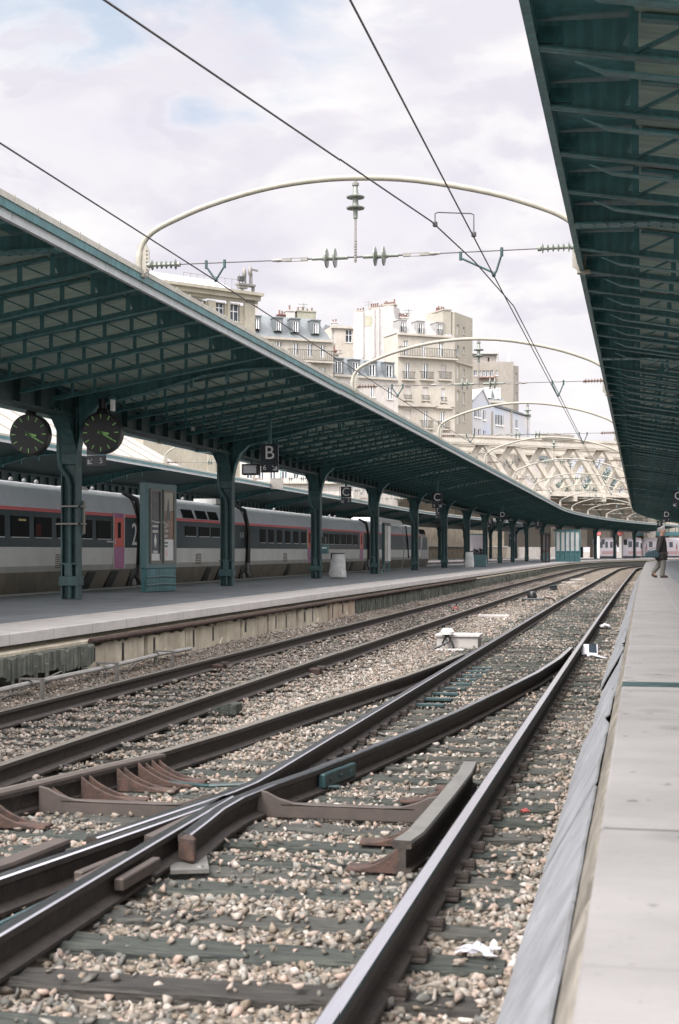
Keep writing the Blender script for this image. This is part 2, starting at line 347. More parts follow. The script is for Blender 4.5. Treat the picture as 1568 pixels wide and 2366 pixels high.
# ---- rails
RP = [(-.036,-.006),(-.027,0),(.027,0),(.036,-.006),(.036,-.036),(.011,-.052),(.009,-.128),(.070,-.148),(.070,-.166),(-.070,-.166),(-.070,-.148),(-.009,-.128),(-.011,-.052),(-.036,-.036)]
RM = [1,1,1,0,0,0,0,0,0,0,0,0,0,0]
def rail(name, label, pts, top='rail_top', cat='rail', parent=None, prof=RP):
    g = MB(); P = [(p[0], p[1], p[2] if len(p) > 2 else 0.) for p in pts]
    g.sweep(prof, P, RM); o = g.build(name, [M['rail_side'], M[top]], parent)
    if parent is None: tag(o, label, cat)
    return o
def crail(label, X, u0, u1, top):
    P = [cv(X, u, 0, 1) for u in ulist(u0, u1, 8, 4)]
    return rail('running_rail', label, P, top)
crail('polished right-hand rail of the near track running beside the platform slabs', -.985, 1.6, 205, 'rail_top')
P = [(-2.82,7.05),(-2.69,7.7),(-2.565,8.32),(-2.515,8.6),(-2.475,8.95)] + [cv(-2.47, u, 0, 1) for u in ulist(9.4, 205, 8, 4)]
rail('running_rail', 'polished left-hand rail of the near track ending as a bent wing beyond the crossing nose', P)
crail('dull rail of the far track nearer to the camera side', -4.43, 2, 205, 'rail_old')
crail('dull rail of the far track closest to the left platform wall', -5.91, 2, 205, 'rail_old')
bl = [(-2.365,7.22),(-2.385,7.6),(-2.412,8.0),(-2.405,8.4),(-2.335,8.9),(-2.215,9.5),(-2.05,10.6),(-1.87,11.9),(-1.69,13.4),(-1.49,15.4),(-1.27,17.8),(-1.13,20.2),(-1.075,22.6)]
rail('switch_rail', 'curved switch rail running from the crossing to its tip beside the polished right rail', bl)
st = [(-4.75,5.5),(-4.25,7.2),(-3.985,8.2),(-3.775,9.05),(-3.56,9.95),(-3.36,11.5),(-3.16,13.6),(-3.0,15.1),(-2.80,16.95),(-2.66,18.8),(-2.565,20.8)]
rail('switch_rail', 'brown outer rail curving out of the near track towards the far track', st, 'rail_old')
# crossing (frog)
t = thing('rail_crossing', 'cast crossing nose where two polished rails meet in a long V', 'rail crossing', (-2.5,8.4,-.16))
rail('leg', None, [(-2.485,1.8),(-2.483,5),(-2.48,7),(-2.474,8.42)], parent=t)
rail('leg', None, [(-3.95,1.9),(-3.32,4.2),(-2.905,6.1),(-2.775,6.75),(-2.64,7.45),(-2.53,8.05),(-2.482,8.42)], parent=t)
g = MB(); g.prism([(-2.50,8.3,-.008),(-2.515,7.2,-.022),(-2.60,7.25,-.022),(-2.52,8.0,-.008)], (0,0,-.14)); g.build('filler_block', M['iron_brown'], t)
for a, bq, w_ in [((-2.57,6.9),(-2.60,6.35),.06),((-2.60,7.0),(-2.67,6.5),.05),((-2.41,6.9),(-2.425,6.4),.05)]:
    g = MB(); g.bar((*a,-.085), (*bq,-.085), w_, .06); g.build('filler_block', M['iron_brown'], t, bevel=.006)
g = MB(); g.bar((-2.28,7.05,-.158),(-2.44,7.5,-.158), .20, .02); g.build('base_plate', M['iron_grey'], t)
g = MB(); g.bar((-2.365,7.20,-.075),(-2.335,7.24,-.075), .13, .15); g.build('flared_end', M['rust'], t, bevel=.02)
g = MB(); g.tube([(-2.56,6.55,-.10),(-2.62,6.1,-.085),(-2.72,5.75,-.12),(-2.78,5.6,-.15)], .013); g.build('bond_cable', M['steel_dark'], t, smooth=True)
g = MB(); g.bar((-2.155,9.6,-.09),(-2.06,10.2,-.09), .05, .10); g.build('fishplate', M['steel_dark'], t, bevel=.008)
g = MB()
for k in range(3): g.lathe([(.018,0),(.018,.03)], (-2.145+.03*k+.01, 9.72+.18*k, -.09), (1,-.2,0), 6)
g.build('bolt', M['steel_dark'], t)

# check rails with their curved chairs
def chair_poly(x_in, reach, sgn, Y, ztop=.0):
    pts = [(x_in, Y, ztop)]
    for i in range(1, 9):
        q = i/8; pts.append((x_in+sgn*reach*q, Y, ztop-.004-.145*(1-(1-q)**2.4)))
    pts += [(x_in+sgn*reach, Y, -.165), (x_in, Y, -.165)]
    return pts
def chair(t, x_in, reach, sgn, Y, m='rust', gap=.11):
    g = MB()
    for dy in (-gap/2, gap/2):
        g.prism(chair_poly(x_in, reach, sgn, Y+dy-.011), (0,.022,0))
    P = chair_poly(x_in, reach, sgn, Y)[1:9]
    g.box(min(x_in, x_in+sgn*reach), max(x_in, x_in+sgn*reach), Y-gap/2, Y+gap/2, -.166, -.142)
    return g.build('chair', M[m], t, bevel=.004)
def tie(t, x0, x1, Y, zmid=-.085, m='iron_brown'):
    top = [(x0,Y,.0),(x0+.06,Y,-.012),(x0+.14,Y,-.05),(x0+.24,Y,zmid+.008),(x0+.36,Y,zmid),(x1-.36,Y,zmid),(x1-.24,Y,zmid+.008),(x1-.14,Y,-.05),(x1-.06,Y,-.012),(x1,Y,0)]
    g = MB(); g.prism(top + [(x1,Y,-.17),(x0,Y,-.17)], (0,.03,0)); g.box(x0+.15, x1-.15, Y, Y+.075, zmid-.012, zmid+.002)
    return g.build('tie_bar', M[m], t, bevel=.004)
CRP = [(-.05,-.004),(-.045,.012),(.045,.012),(.05,-.004),(.05,-.03),(.02,-.035),(.02,-.13),(.05,-.14),(.05,-.165),(-.05,-.165),(-.05,-.14),(-.02,-.13),(-.02,-.035),(-.05,-.03)]
t = thing('check_rail', 'flat grey check rail with rusty curved chairs beside the polished right rail', 'check rail', (-1.16,8.6,-.166))
rail('guard_bar', None, [(-1.205,7.24),(-1.175,7.5),(-1.165,8.6),(-1.165,9.6),(-1.185,10.05)], 'iron_grey', parent=t, prof=CRP)
for Y, rc in [(7.31,.30),(7.98,.36),(9.35,.36),(9.9,.20)]: chair(t, -1.205, rc, -1, Y)
tie(t, -2.36, -1.215, 8.66)
t = thing('check_rail', 'brown check rail with a row of rusty curved chairs on the curving outer rail', 'check rail', (-3.7,8.9,-.166))
rail('guard_bar', None, [(-4.45,5.9),(-4.14,7.2),(-3.875,8.23),(-3.665,9.15),(-3.455,9.98)], 'iron_brown', parent=t, prof=CRP)
for Y, xi, rc in [(9.83,-3.45,.40),(9.66,-3.49,.42),(9.40,-3.55,.42),(9.0,-3.65,.45),(8.02,-3.88,.40),(7.4,-4.04,.4)]: chair(t, xi, rc, 1, Y)
tie(t, -3.76, -2.60, 8.50); chair(t, -3.765, .45, 1, 8.6)
t = thing('check_rail', 'short brown check rail end left of the crossing at the picture edge', 'check rail', (-3.0,6.2,-.166))
rail('guard_bar', None, [(-3.50,4.3),(-3.15,5.6),(-2.985,6.35),(-2.93,6.92)], 'iron_brown', parent=t, prof=CRP)

# ---- sleepers, each its own timber
SL = []
def sleeper(X0, X1, Y, label, group, w_=.19, zt=-.165, seed=0):
    rr = random.Random(int(Y*977)+seed); g = MB(); n = 18
    vs = []; 
    for i in range(n+1):
        q = i/n; X = X0+(X1-X0)*q
        for a, z in [(-w_/2, zt-.14), (-w_/2, zt-.016), (-w_/2+.02, zt), (0, zt-.008), (w_/2-.02, zt), (w_/2, zt-.016), (w_/2, zt-.14)]:
            p = cv(X, Y, 0, 1); ang = cang(Y)
            vs.append((p[0], p[1]+a+rr.uniform(-.013,.013), z+(rr.uniform(-.014,.003) if z > zt-.1 else 0)))
    fs = [(i*7+k, (i+1)*7+k, (i+1)*7+k+1, i*7+k+1) for i in range(n) for k in range(6)] + [tuple(range(7)), tuple(range(n*7, n*7+7))[::-1]]
    g.add(vs, fs); o = g.build('sleeper', M[rr.choice(['sleeper','sleeper','sleeper_b','sleeper_c'])], None); o.rotation_euler.z = rr.uniform(-.008,.008)
    SL.append((X0, X1, Y, w_/2)); return tag(o, label, 'sleeper', group)
near = [3.65,4.18,4.72,5.26,5.78,6.26,6.82,7.20,7.47,7.93,8.42,8.92,9.42,9.9,10.4]
while near[-1] < 24: near.append(near[-1]+.56+RN.uniform(-.03,.03))
while near[-1] < 62: near.append(near[-1]+.60+RN.uniform(-.03,.03))
GS = 'timber sleepers of the near track'
for i, Y in enumerate(near):
    if i < 13:
        lab = ORD[i] + ' weathered timber sleeper counted up from the bottom edge of the photo'
    else:
        lab = 'weathered timber sleeper lying flush in the ballast under the near track beyond the crossing'
    if Y < 6.9: x0, x1 = -3.9, -.56
    elif Y < 16: x0, x1 = -4.05+(Y-7)*.09, -.55
    else: x0, x1 = max(-3.1, -3.25), -.48
    if i > 13: x0 += RN.uniform(-.08,.08)
    sleeper(x0, x1+RN.uniform(-.03,.03), Y, lab, GS)
for i, Y in enumerate([21.6, 21.9, 22.45, 22.75, 23.2]):
    sleeper(-3.0, -.52, Y+.08, ['dark','blackened','greenish','narrow','split'][i]+' extra timber sleeper set close to its neighbours at the switch tip', GS, .20, seed=3)
far = [7.2]
while far[-1] < 46: far.append(far[-1]+.62+RN.uniform(-.04,.04))
for i, Y in enumerate(far):
    sleeper(-6.5, -3.9, Y, 'half buried timber sleeper in the ballast under the dull far track', 'timber sleepers of the far track', zt=-.190 if abs(Y-11.5) > .4 else -.165, seed=5)
sleeper(-5.75, -4.6, 11.9, 'loose dark green timber lying in the stones between the two dull rails', None, .16, -.158, 9)

# rail fastenings: a base plate with two clamps on every near sleeper
fg = MB(); fg.box(-.13,.13,-.07,.07,-.166,-.154)
for s in (-1,1): fg.box(s*.075-.02,s*.075+.035*s+.02,-.035,.035,-.150,-.125); fg.lathe([(.022,0),(.022,.03),(.010,.035)], (s*.11,0,-.15), n=6)
fo = fg.build('fastening', M['rail_side'], None); fm = fo.data; bpy.data.objects.remove(fo)
RR = [x for x in C.objects if x.name.startswith('running_rail')]
for ro, X, y0, y1 in ((RR[0],-.985,3,26),(RR[1],-2.47,9.3,26)):
    for Y in near:
        if y0 < Y < y1:
            f_ = bpy.data.objects.new('fastening', fm); C.objects.link(f_); f_.location = (X+3.5e-5*Y*Y, Y, -.168); f_.parent = ro; f_.matrix_parent_inverse = Matrix.Translation(ro.location).inverted()
# ---- loose stones: uncountable, one object
def stone_mat():
    m = bpy.data.materials.new('ballast_stone'); m.use_nodes = True; nt = m.node_tree; N = nt.nodes; L = nt.links; b = N['Principled BSDF']; b.inputs['Roughness'].default_value = .8
    at = N.new('ShaderNodeAttribute'); at.attribute_name = 'tint'
    r = N.new('ShaderNodeValToRGB'); e = r.color_ramp.elements; r.color_ramp.interpolation = 'LINEAR'
    e[0].position = 0; e[0].color = (.10,.095,.085,1); e[1].position = 1; e[1].color = (.50,.465,.43,1)
    for p, c in [(.12,(.115,.115,.105)),(.25,(.195,.16,.12)),(.38,(.15,.13,.105)),(.5,(.27,.24,.21)),(.62,(.33,.245,.20)),(.72,(.20,.205,.19)),(.82,(.32,.285,.245)),(.92,(.36,.32,.285))]:
        x = e.new(p); x.color = (*c, 1)
    L.new(at.outputs['Fac'], r.inputs[0])
    tc = N.new('ShaderNodeTexCoord'); n = N.new('ShaderNodeTexNoise'); n.inputs['Scale'].default_value = 45; n.inputs['Detail'].default_value = 4; L.new(tc.outputs['Object'], n.inputs['Vector'])
    r2 = N.new('ShaderNodeValToRGB'); r2.color_ramp.elements[0].position = .3; r2.color_ramp.elements[0].color = (.62,.58,.52,1); r2.color_ramp.elements[1].position = .65; L.new(n.outputs['Fac'], r2.inputs[0])
    mx = N.new('ShaderNodeMixRGB'); mx.blend_type = 'MULTIPLY'; mx.inputs[0].default_value = .9; L.new(r.outputs[0], mx.inputs[1]); L.new(r2.outputs[0], mx.inputs[2]); L.new(mx.outputs[0], b.inputs['Base Color'])
    return m
M['stone'] = stone_mat()
rg = np.random.default_rng(5)
def proto(n, sub=False):
    bm = bmesh.new(); d = rg.normal(size=(n,3)); d /= np.linalg.norm(d, axis=1)[:,None]
    d *= rg.uniform(.82,1.0,(n,1)); d *= np.array([1.0, rg.uniform(.55,.85), rg.uniform(.38,.65)])
    for p in d: bm.verts.new(p)
    r = bmesh.ops.convex_hull(bm, input=bm.verts)
    bmesh.ops.delete(bm, geom=[g for g in r['geom_interior'] if isinstance(g, bmesh.types.BMVert)], context='VERTS')
    if sub: bmesh.ops.bevel(bm, geom=list(bm.edges), offset=.09, segments=1, profile=.5, affect='EDGES'); bmesh.ops.triangulate(bm, faces=bm.faces)
    bm.verts.index_update(); V = np.array([v.co[:] for v in bm.verts]); Fc = np.array([[v.index for v in f.verts] for f in bm.faces]); bm.free()
    return V, Fc
PN = [proto(10, False) for _ in range(10)]; PF = [proto(11) for _ in range(12)]
RX = [-.985,-2.47,-4.43,-5.91]
blp = np.array(bl); stp = np.array(st)
def scatter(y0, y1, dens, r0, r1, protos):
    area = 6.75*(y1-y0); n = int(area*dens)
    X = rg.uniform(-7.0,-.42,n); Y = rg.uniform(y0,y1,n)
    k = X > -.474*Y-.35; X, Y = X[k], Y[k]
    k = np.ones(len(X), bool)
    for rx in RX: k &= np.abs(X-rx) > .055
    for pl in (blp, stp):
        xi = np.interp(Y, pl[:,1], pl[:,0]); k &= ~((np.abs(X-xi) < .06) & (Y > pl[0,1]) & (Y < pl[-1,1]))
    ons = np.zeros(len(X), bool)
    for x0, x1, sy, hw in SL:
        if sy < y0-1 or sy > y1+1: continue
        i = (X > x0) & (X < x1) & (np.abs(Y-sy) < hw); ons |= i
    ft = X < -3.9
    keep = np.where(ons, rg.uniform(size=len(X)) < np.where(ft, .75, .08+.22*np.clip(np.sin(X*3.1+Y*5.3)+np.sin(X*1.3-Y*2.1), 0, 1)), True); k &= keep
    X, Y = X[k], Y[k]; ons = ons[k]; n = len(X)
    r = r0+(r1-r0)*rg.uniform(size=n)**1.9
    r = np.where(X < -6.3, r*.8, r)
    Z = np.array([gz(a, b_) for a, b_ in zip(X, Y)])
    Z = np.where(ons, np.maximum(Z, -.17), Z)+rg.uniform(-.3,.5,n)*r
    X = X+3.5e-5*Y**2
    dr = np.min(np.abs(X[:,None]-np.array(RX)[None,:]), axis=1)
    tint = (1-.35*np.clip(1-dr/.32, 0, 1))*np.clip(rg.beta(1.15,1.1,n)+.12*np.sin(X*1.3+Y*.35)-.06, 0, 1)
    pi = rg.integers(0, len(protos), n); VV = []; FF = []; TT = []; off = 0
    for p in range(len(protos)):
        i = np.where(pi == p)[0]
        if not len(i): continue
        V, Fc = protos[p]; q = rg.normal(size=(len(i),4)); q /= np.linalg.norm(q, axis=1)[:,None]; a, b_, c, d = q.T
        Rm = np.stack([np.stack([1-2*(c*c+d*d),2*(b_*c-a*d),2*(b_*d+a*c)],1),np.stack([2*(b_*c+a*d),1-2*(b_*b_+d*d),2*(c*d-a*b_)],1),np.stack([2*(b_*d-a*c),2*(c*d+a*b_),1-2*(b_*b_+c*c)],1)],1)
        vv = np.einsum('nij,vj->nvi', Rm, V)*r[i][:,None,None]; vv[:,:,2] *= .8
        vv += np.stack([X[i],Y[i],Z[i]],1)[:,None,:]
        FF.append((Fc[None]+(np.arange(len(i))*len(V))[:,None,None]).reshape(-1,3)+off); off += len(i)*len(V)
        VV.append(vv.reshape(-1,3)); TT.append(np.repeat(tint[i], len(V)))
    return np.concatenate(VV), np.concatenate(FF), np.concatenate(TT)
# (nearest stones are the densest)
VV = []; FF = []; TT = []; off = 0
for a in [(3.2,9,1350,.018,.048,PN),(9,15,1050,.018,.048,PN),(15,25,640,.02,.05,PF),(25,42,330,.025,.058,PF),(42,80,110,.03,.075,PF)]:
    v_, f_, t_ = scatter(*a); VV.append(v_); FF.append(f_+off); TT.append(t_); off += len(v_)
VV = np.concatenate(VV); FF = np.concatenate(FF); TT = np.concatenate(TT)
me = bpy.data.meshes.new('ballast_stones'); me.vertices.add(len(VV)); me.vertices.foreach_set('co', VV.astype(np.float32).ravel())
me.loops.add(FF.size); me.loops.foreach_set('vertex_index', FF.astype(np.int32).ravel())
me.polygons.add(len(FF)); me.polygons.foreach_set('loop_start', np.arange(0, FF.size, 3, dtype=np.int32)); me.polygons.foreach_set('loop_total', np.full(len(FF), 3, np.int32))
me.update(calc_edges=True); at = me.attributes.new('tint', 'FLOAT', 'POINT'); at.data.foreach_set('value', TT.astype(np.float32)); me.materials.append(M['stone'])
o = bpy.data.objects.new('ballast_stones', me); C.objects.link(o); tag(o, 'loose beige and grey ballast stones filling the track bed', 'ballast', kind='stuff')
print('stones tris', len(FF))
# ---- left platform (structure)
us = ulist(2, 212, 10, 6); PZ = .57
lp = thing('platform', None, None, (-10, 2, 0), kind='structure')
g = MB(); g.csweep([(-12.95,PZ-.006),(-8.06,PZ-.006),(-8.06,.30),(-12.95,.30)], us, drift=1); g.build('paving', M['asphalt'], lp)
g = MB(); g.csweep([(-8.06,PZ),(-7.012,PZ),(-7.0,PZ-.012),(-7.0,PZ-.135),(-7.09,PZ-.15),(-8.06,PZ-.15)], us, drift=1); g.build('coping', M['coping'], lp)
g = MB(); g.csweep([(-13.45,PZ),(-12.95,PZ),(-12.95,PZ-.15),(-13.45,PZ-.15)], us, drift=1); g.build('coping', M['coping'], lp)
for k in range(3):
    g = MB(); x = -7.98+.06*k; g.csweep([(x,PZ+.004),(x+.03,PZ+.004),(x+.03,PZ-.01),(x,PZ-.01)], us, drift=1); g.build('tactile_rib', M['coping'], lp)
# retaining face below the coping: recess, sloping ledge, stained panels with slots
g = MB(); g.csweep([(-7.22,PZ-.15),(-7.13,PZ-.15),(-7.13,.36),(-7.22,.36)], us, drift=1); g.build('recess_wall', M['walld'], lp)
g = MB(); g.csweep([(-7.3,.40),(-7.13,.40),(-6.985,.345),(-6.985,.31),(-7.3,.31)], us, drift=1); g.build('ledge', M['wallc'], lp)
g = MB(); g.csweep([(-7.6,.31),(-7.06,.31),(-7.06,-.40),(-7.6,-.40)], us, drift=1); g.build('wall_core', M['walld'], lp)
g = MB(); g.csweep([(-13.4,PZ-.15),(-13.3,PZ-.15),(-13.3,-.4),(-13.4,-.4)], us, drift=1); g.build('rear_wall', M['walld'], lp)
y = 3.0; k = 0; rr = random.Random(3)
while y < 96:
    ln = rr.choice([2.2,2.8,1.7,3.1]) if y > 17.2 else rr.choice([.5,.6,.8]); gap = rr.choice([.02,.10,.14,.17]) if 17 < y < 34 else .015
    dark = y < 17.2 or y > 33
    g = MB(); zt = .305 if not dark else (.30 if y > 33 else .335); fr = -6.985 if y > 33 else -6.975
    if y < 17.2: fr = -6.86
    zb = -.33 if not (y < 17.2) else .07-.05*rr.random()
    dr = 3.5e-5*y*y
    fo = rr.uniform(-.02,.02)*(y > 17.2); fr += fo; nq = max(3, int(ln/.12)); zt -= .02*rr.random()
    top = [(fr+dr, y+ln*q/nq, zt-(rr.choice([0,.005,.01,.035]) if 0 < q < nq else 0)) for q in range(nq+1)]; bot = [(fr+dr, y+ln*q/nq, zb+(rr.uniform(0,.06) if y < 17.2 else 0)) for q in range(nq+1)][::-1]
    g.prism(top+bot, (-7.05-fr, 0, 0))
    if dark:
        for q in range(int(ln/.32)): g.box(fr+dr-.01, fr+dr+.018+.012*rr.random(), y+.08+q*.32, y+.115+q*.32+.03*rr.random(), zb-.05*rr.random(), zt-.03-.2*rr.random())
    else:
        for q in range(int(ln/1.05)):
            yy = y+.3+q*1.08+rr.uniform(-.25,.25); s_g = MB(); s_g.box(fr+dr-.01, fr+dr+.004, yy, yy+rr.choice([.08,.12]), zt-rr.uniform(.22,.34), zt-.05); s_g.build('wall_slot', M['black'], lp)
            if rr.random() < .45:
                yy += .3; g.prism([(fr+dr,yy,-.33),(fr+dr,yy+.5,-.33),(fr+dr,yy+.36,-.02),(fr+dr,yy+.22,.05),(fr+dr,yy+.08,-.03)], (.03,0,0))
    g.build('wall_panel', M['walld'] if dark else M[rr.choice(['wallc','wallc','wallr'])], lp, bevel=.008); y += ln+gap
# pipes along the wall
g = MB(); g.tube([cv(-6.945, u, .345, 1) for u in [17.3,18,22,26,30,34,40,60]], .035, 8); o = g.build('pipe', M['rust'], smooth=True); tag(o, 'rust brown pipe running along the ledge of the left platform wall', 'pipe')
M['conduit'] = mat('dusty_grey_conduit', (.30,.29,.27), .7, var=.35, scale=5)
P = [(-6.55,8,-.06),(-6.56,11.2,-.045),(-6.60,13.0,-.03)]
t = thing('cable_conduit', 'pale grey conduit with angle brackets at the foot of the left platform wall', 'conduit', (-6.6,13,-.12))
g = MB(); g.tube([(-6.58,7,.025),(-6.60,10,.03),(-6.62,12.3,.02),(-6.63,14.7,.035),(-6.66,17,.02),(-6.72,19.5,.03),(-6.78,21,.0)], .030, 8); g.build('tube', M['conduit'], t, smooth=True)
for Y in (12.35,14.7,17.0,19.2):
    g = MB(); g.box(-6.74,-6.46,Y,Y+.07,.075,.095); g.box(-6.49,-6.46,Y,Y+.07,-.13,.075); g.box(-6.74,-6.72,Y,Y+.07,-.05,.075); g.build('bracket', M['fit'], t)
g = MB(); g.tube([(-6.9,13.4,.0),(-6.75,14.0,-.12),(-6.72,14.9,-.02),(-6.86,16.2,.05),(-6.88,16.5,.12),(-6.85,17.2,-.03),(-6.72,18.0,-.15),(-6.86,19.0,.02),(-6.8,20.2,-.1),(-6.7,21,-.16)], .010, 6)
o = g.build('cable', M['fit'], smooth=True); tag(o, 'thin loose cable looping along the foot of the left platform wall', 'cable')
g = MB(); g.tube([(-6.78,9,-.1),(-6.76,11,-.05),(-6.74,12.6,.04),(-6.80,13.2,.05),(-6.84,14.2,.07)], .016, 6); o = g.build('cable', M['grey_light'], smooth=True); tag(o, 'whitish cable bundle hanging under the dark corroded wall section at left', 'cable')

# ---- right platform (structure)
rp = thing('platform', None, None, (3, 2, 0), kind='structure')
g = MB(); g.csweep([(-.135,PZ-.01),(-.125,PZ),(.53,PZ),(.53,PZ-.16),(-.14,PZ-.16)], ulist(1.2,212,10,6), drift=1); g.build('coping', M['coping2'], rp)
g = MB(); g.csweep([(.53,PZ-.004),(.95,PZ-.004),(.95,PZ-.16),(.53,PZ-.16)], ulist(1.2,212,10,6), drift=1); g.build('tactile_strip', M['tactile'], rp)
for k in range(9):
    x = .555+k*.043; g = MB(); g.csweep([(x,PZ+.006),(x+.022,PZ+.006),(x+.022,PZ-.01),(x,PZ-.01)], ulist(1.2,130,10,6), drift=1); g.build('tactile_rib', M['coping2'], rp)
g = MB(); g.csweep([(.95,PZ-.005),(7.3,PZ-.005),(7.3,-.4),(.95,-.4)], ulist(1.2,212,10,6), drift=1); g.build('paving', M['asphalt'], rp)
g = MB(); g.box(-.13,.53,10.0,10.33,PZ-.02,PZ+.004); g.build('expansion_joint', M['steel_dark'], rp)
# battered edge strip
g = MB(); rr = random.Random(8); us2 = [1.2+.16*i for i in range(180)] + [30+1.5*i for i in range(60)]; vs = []
for u in us2:
    j = rr.uniform(-.012,.012)*(1 if u < 45 else .4); j2 = rr.uniform(-.02,.014)
    vs += [cv(-.128, u, PZ-.008, 1), cv(-.145+j, u, PZ-.04+j*.4, 1), cv(-.180+j2*.6, u, .43, 1), cv(-.212, u, .33, 1), cv(-.10, u, .22, 1)]
n = 5; fs = [(i*n+k, (i+1)*n+k, (i+1)*n+(k+1) % n, i*n+(k+1) % n) for i in range(len(us2)-1) for k in range(n)]
g.add(vs, fs); g.build('edge_strip', M['strip'], rp)
# sloping sheets against the platform face, each one piece with waves and dents
cuts = [1.3,7.25,12.4,17.0,21.6,24.2,29.0,34.5,45,57,69,81,93,105,117]; rr = random.Random(4)
for i in range(len(cuts)-1):
    a, b_ = cuts[i]+.06, cuts[i+1]-.06
    if i in (4,): b_ -= .25
    n = max(6, int((b_-a)/.22)); vs = []; ph = rr.uniform(0,6); slip = rr.uniform(-.02,.02)
    for k in range(n+1):
        u = a+(b_-a)*k/n; wv = (.004*math.sin(u*2.1+ph)+.003*math.sin(u*5.3+ph))*(.35 if u < 8 else 1)
        fold = .035*math.exp(-((u-12.2)/.18)**2)
        for q, (X, Z) in enumerate([(-.210,.345),(-.300,.18),(-.394,.012),(-.48,-.15)]):
            e_ = (rr.uniform(-.006,.006) if q in (0,3) else 0)
            p = cv(X+slip-wv*.8-fold*(q < 2)-(.03*(q == 0) if rr.random() < .04 and u > 9 else 0), u+(.02*(q-1.5) if k in (0,n) else 0), Z+wv*.35+e_+fold*.3, 1); vs.append(p)
    fs = [(j*4+k, (j+1)*4+k, (j+1)*4+k+1, j*4+k+1) for j in range(n) for k in range(3)]
    g = MB(); g.add(vs, fs); o = g.build('facing_sheet', M['slab'], rp)
    sm = o.modifiers.new('thick', 'SOLIDIFY'); sm.thickness = .012

# ---- third platform, beyond the express train
p3 = thing('platform', None, None, (-24, 2, 0), kind='structure')
g = MB(); g.csweep([(-28.2,PZ-.005),(-20.5,PZ-.005),(-20.5,-.4),(-28.2,-.4)], ulist(8,212,10,6)); g.build('paving', M['asphalt'], p3)
g = MB(); g.csweep([(-21.2,PZ+.002),(-20.4,PZ+.002),(-20.4,PZ-.15),(-21.2,PZ-.15)], ulist(8,212,10,6)); g.build('coping', M['coping'], p3)
# ---- platform canopies: butterfly roofs on a single row of columns
HW = 4.36; ZE = 5.0; SLP = .17; BAY = 10.74; Y00 = 26.1; RSP = BAY/8
def zb(a): return ZE - SLP*a
def place(o, X, u, drift=0):
    p = cv(X, u, 0); o.location = p; o.rotation_euler = (0, 0, cang(u)); return o
def rafter_mesh(sg, web=True):
    """one lattice rafter in its own frame: x=0 column line, wing tip at sg*HW"""
    g = MB(); X = lambda a: sg*(HW-a)
    g.bar((X(.02),0,zb(.02)+.012), (X(4.2),0,zb(4.2)+.012), .105, .016, up=(0,0,1))
    g.bar((X(.02),0,zb(.02)+.05), (X(4.2),0,zb(4.2)+.05), .012, .07)
    g.bar((X(.75),0,zb(.75)+.29), (X(4.2),0,zb(4.2)+.33), .09, .035)
    g.prism([(X(0),-.007,zb(0)),(X(.58),-.007,zb(.58)),(X(.72),-.007,zb(.72)+.29),(X(0),-.007,5.19)], (0,.014,0))
    if sg < 0: g.bar((X(.5),0,zb(.5)-.11), (X(4.2),0,zb(4.2)-.11), .10, .014); g.prism([(X(.5),-.042,zb(.5)-.117),(X(.5),.042,zb(.5)-.117),(X(.3),0,zb(.3)-.06)], (0,0,.014))
    a = .70; p = .44
    while a < 4.1:
        a2 = min(a+p, 4.2)
        g.bar((X(a),0,zb(a)+.02), (X(a),0,zb(a)+.34), .02, .06, up=(1,0,0))
        g.bar((X(a),0,zb(a)+.04), (X(a2),0,zb(a2)+.30), .02, .065, up=(0,1,0))
        a += p
    # triangular gusset at the tip
    g.prism([(X(.05),-.06,zb(0)+.03),(X(.05),.06,zb(0)+.03),(X(.05),.0,zb(0)+.17)], (-sg*.16,0,-.01))
    return g
CURVE = [(4.20,2.55+.95),(4.12,3.85),(3.98,4.16),(3.75,4.38),(3.43,4.45),(2.75,4.60),(1.63,4.90),(.9,4.99),(.05,5.0)]   # (distance from tip, z)
def cantilever_mesh(sg):
    g = MB(); X = lambda a: sg*(HW-a); P = [(X(a),0,z-.03) for a, z in CURVE]
    T = [(X(.05),0,5.19),(X(1.2),0,zb(1.2)+.33)][::1]; T = [T[0],T[1],(X(4.2),0,zb(4.2)+.33)]
    g.prism([(p[0],-.008,p[2]) for p in P] + [(t[0],-.008,t[2]) for t in T], (0,.016,0))
    for i in range(len(P)-1): g.bar(P[i], P[i+1], .22, .022, up=(1,0,.3) if i < 2 else (0,0,1))
    for i in range(3, len(P)-1):                                       # rivets along the flange
        for q in range(6):
            for s in (-.08,.08):
                f = Vector(P[i]).lerp(Vector(P[i+1]), (q+.5)/6); g.box(f.x-.015, f.x+.015, s-.015, s+.015, f.z-.022, f.z-.010)
    for a in (1.2,1.9,2.6,3.2): g.bar((X(a),0,4.5 if a > 3 else zb(a)-.05), (X(a),0,zb(a)+.33), .08, .05, up=(1,0,0))
    return g
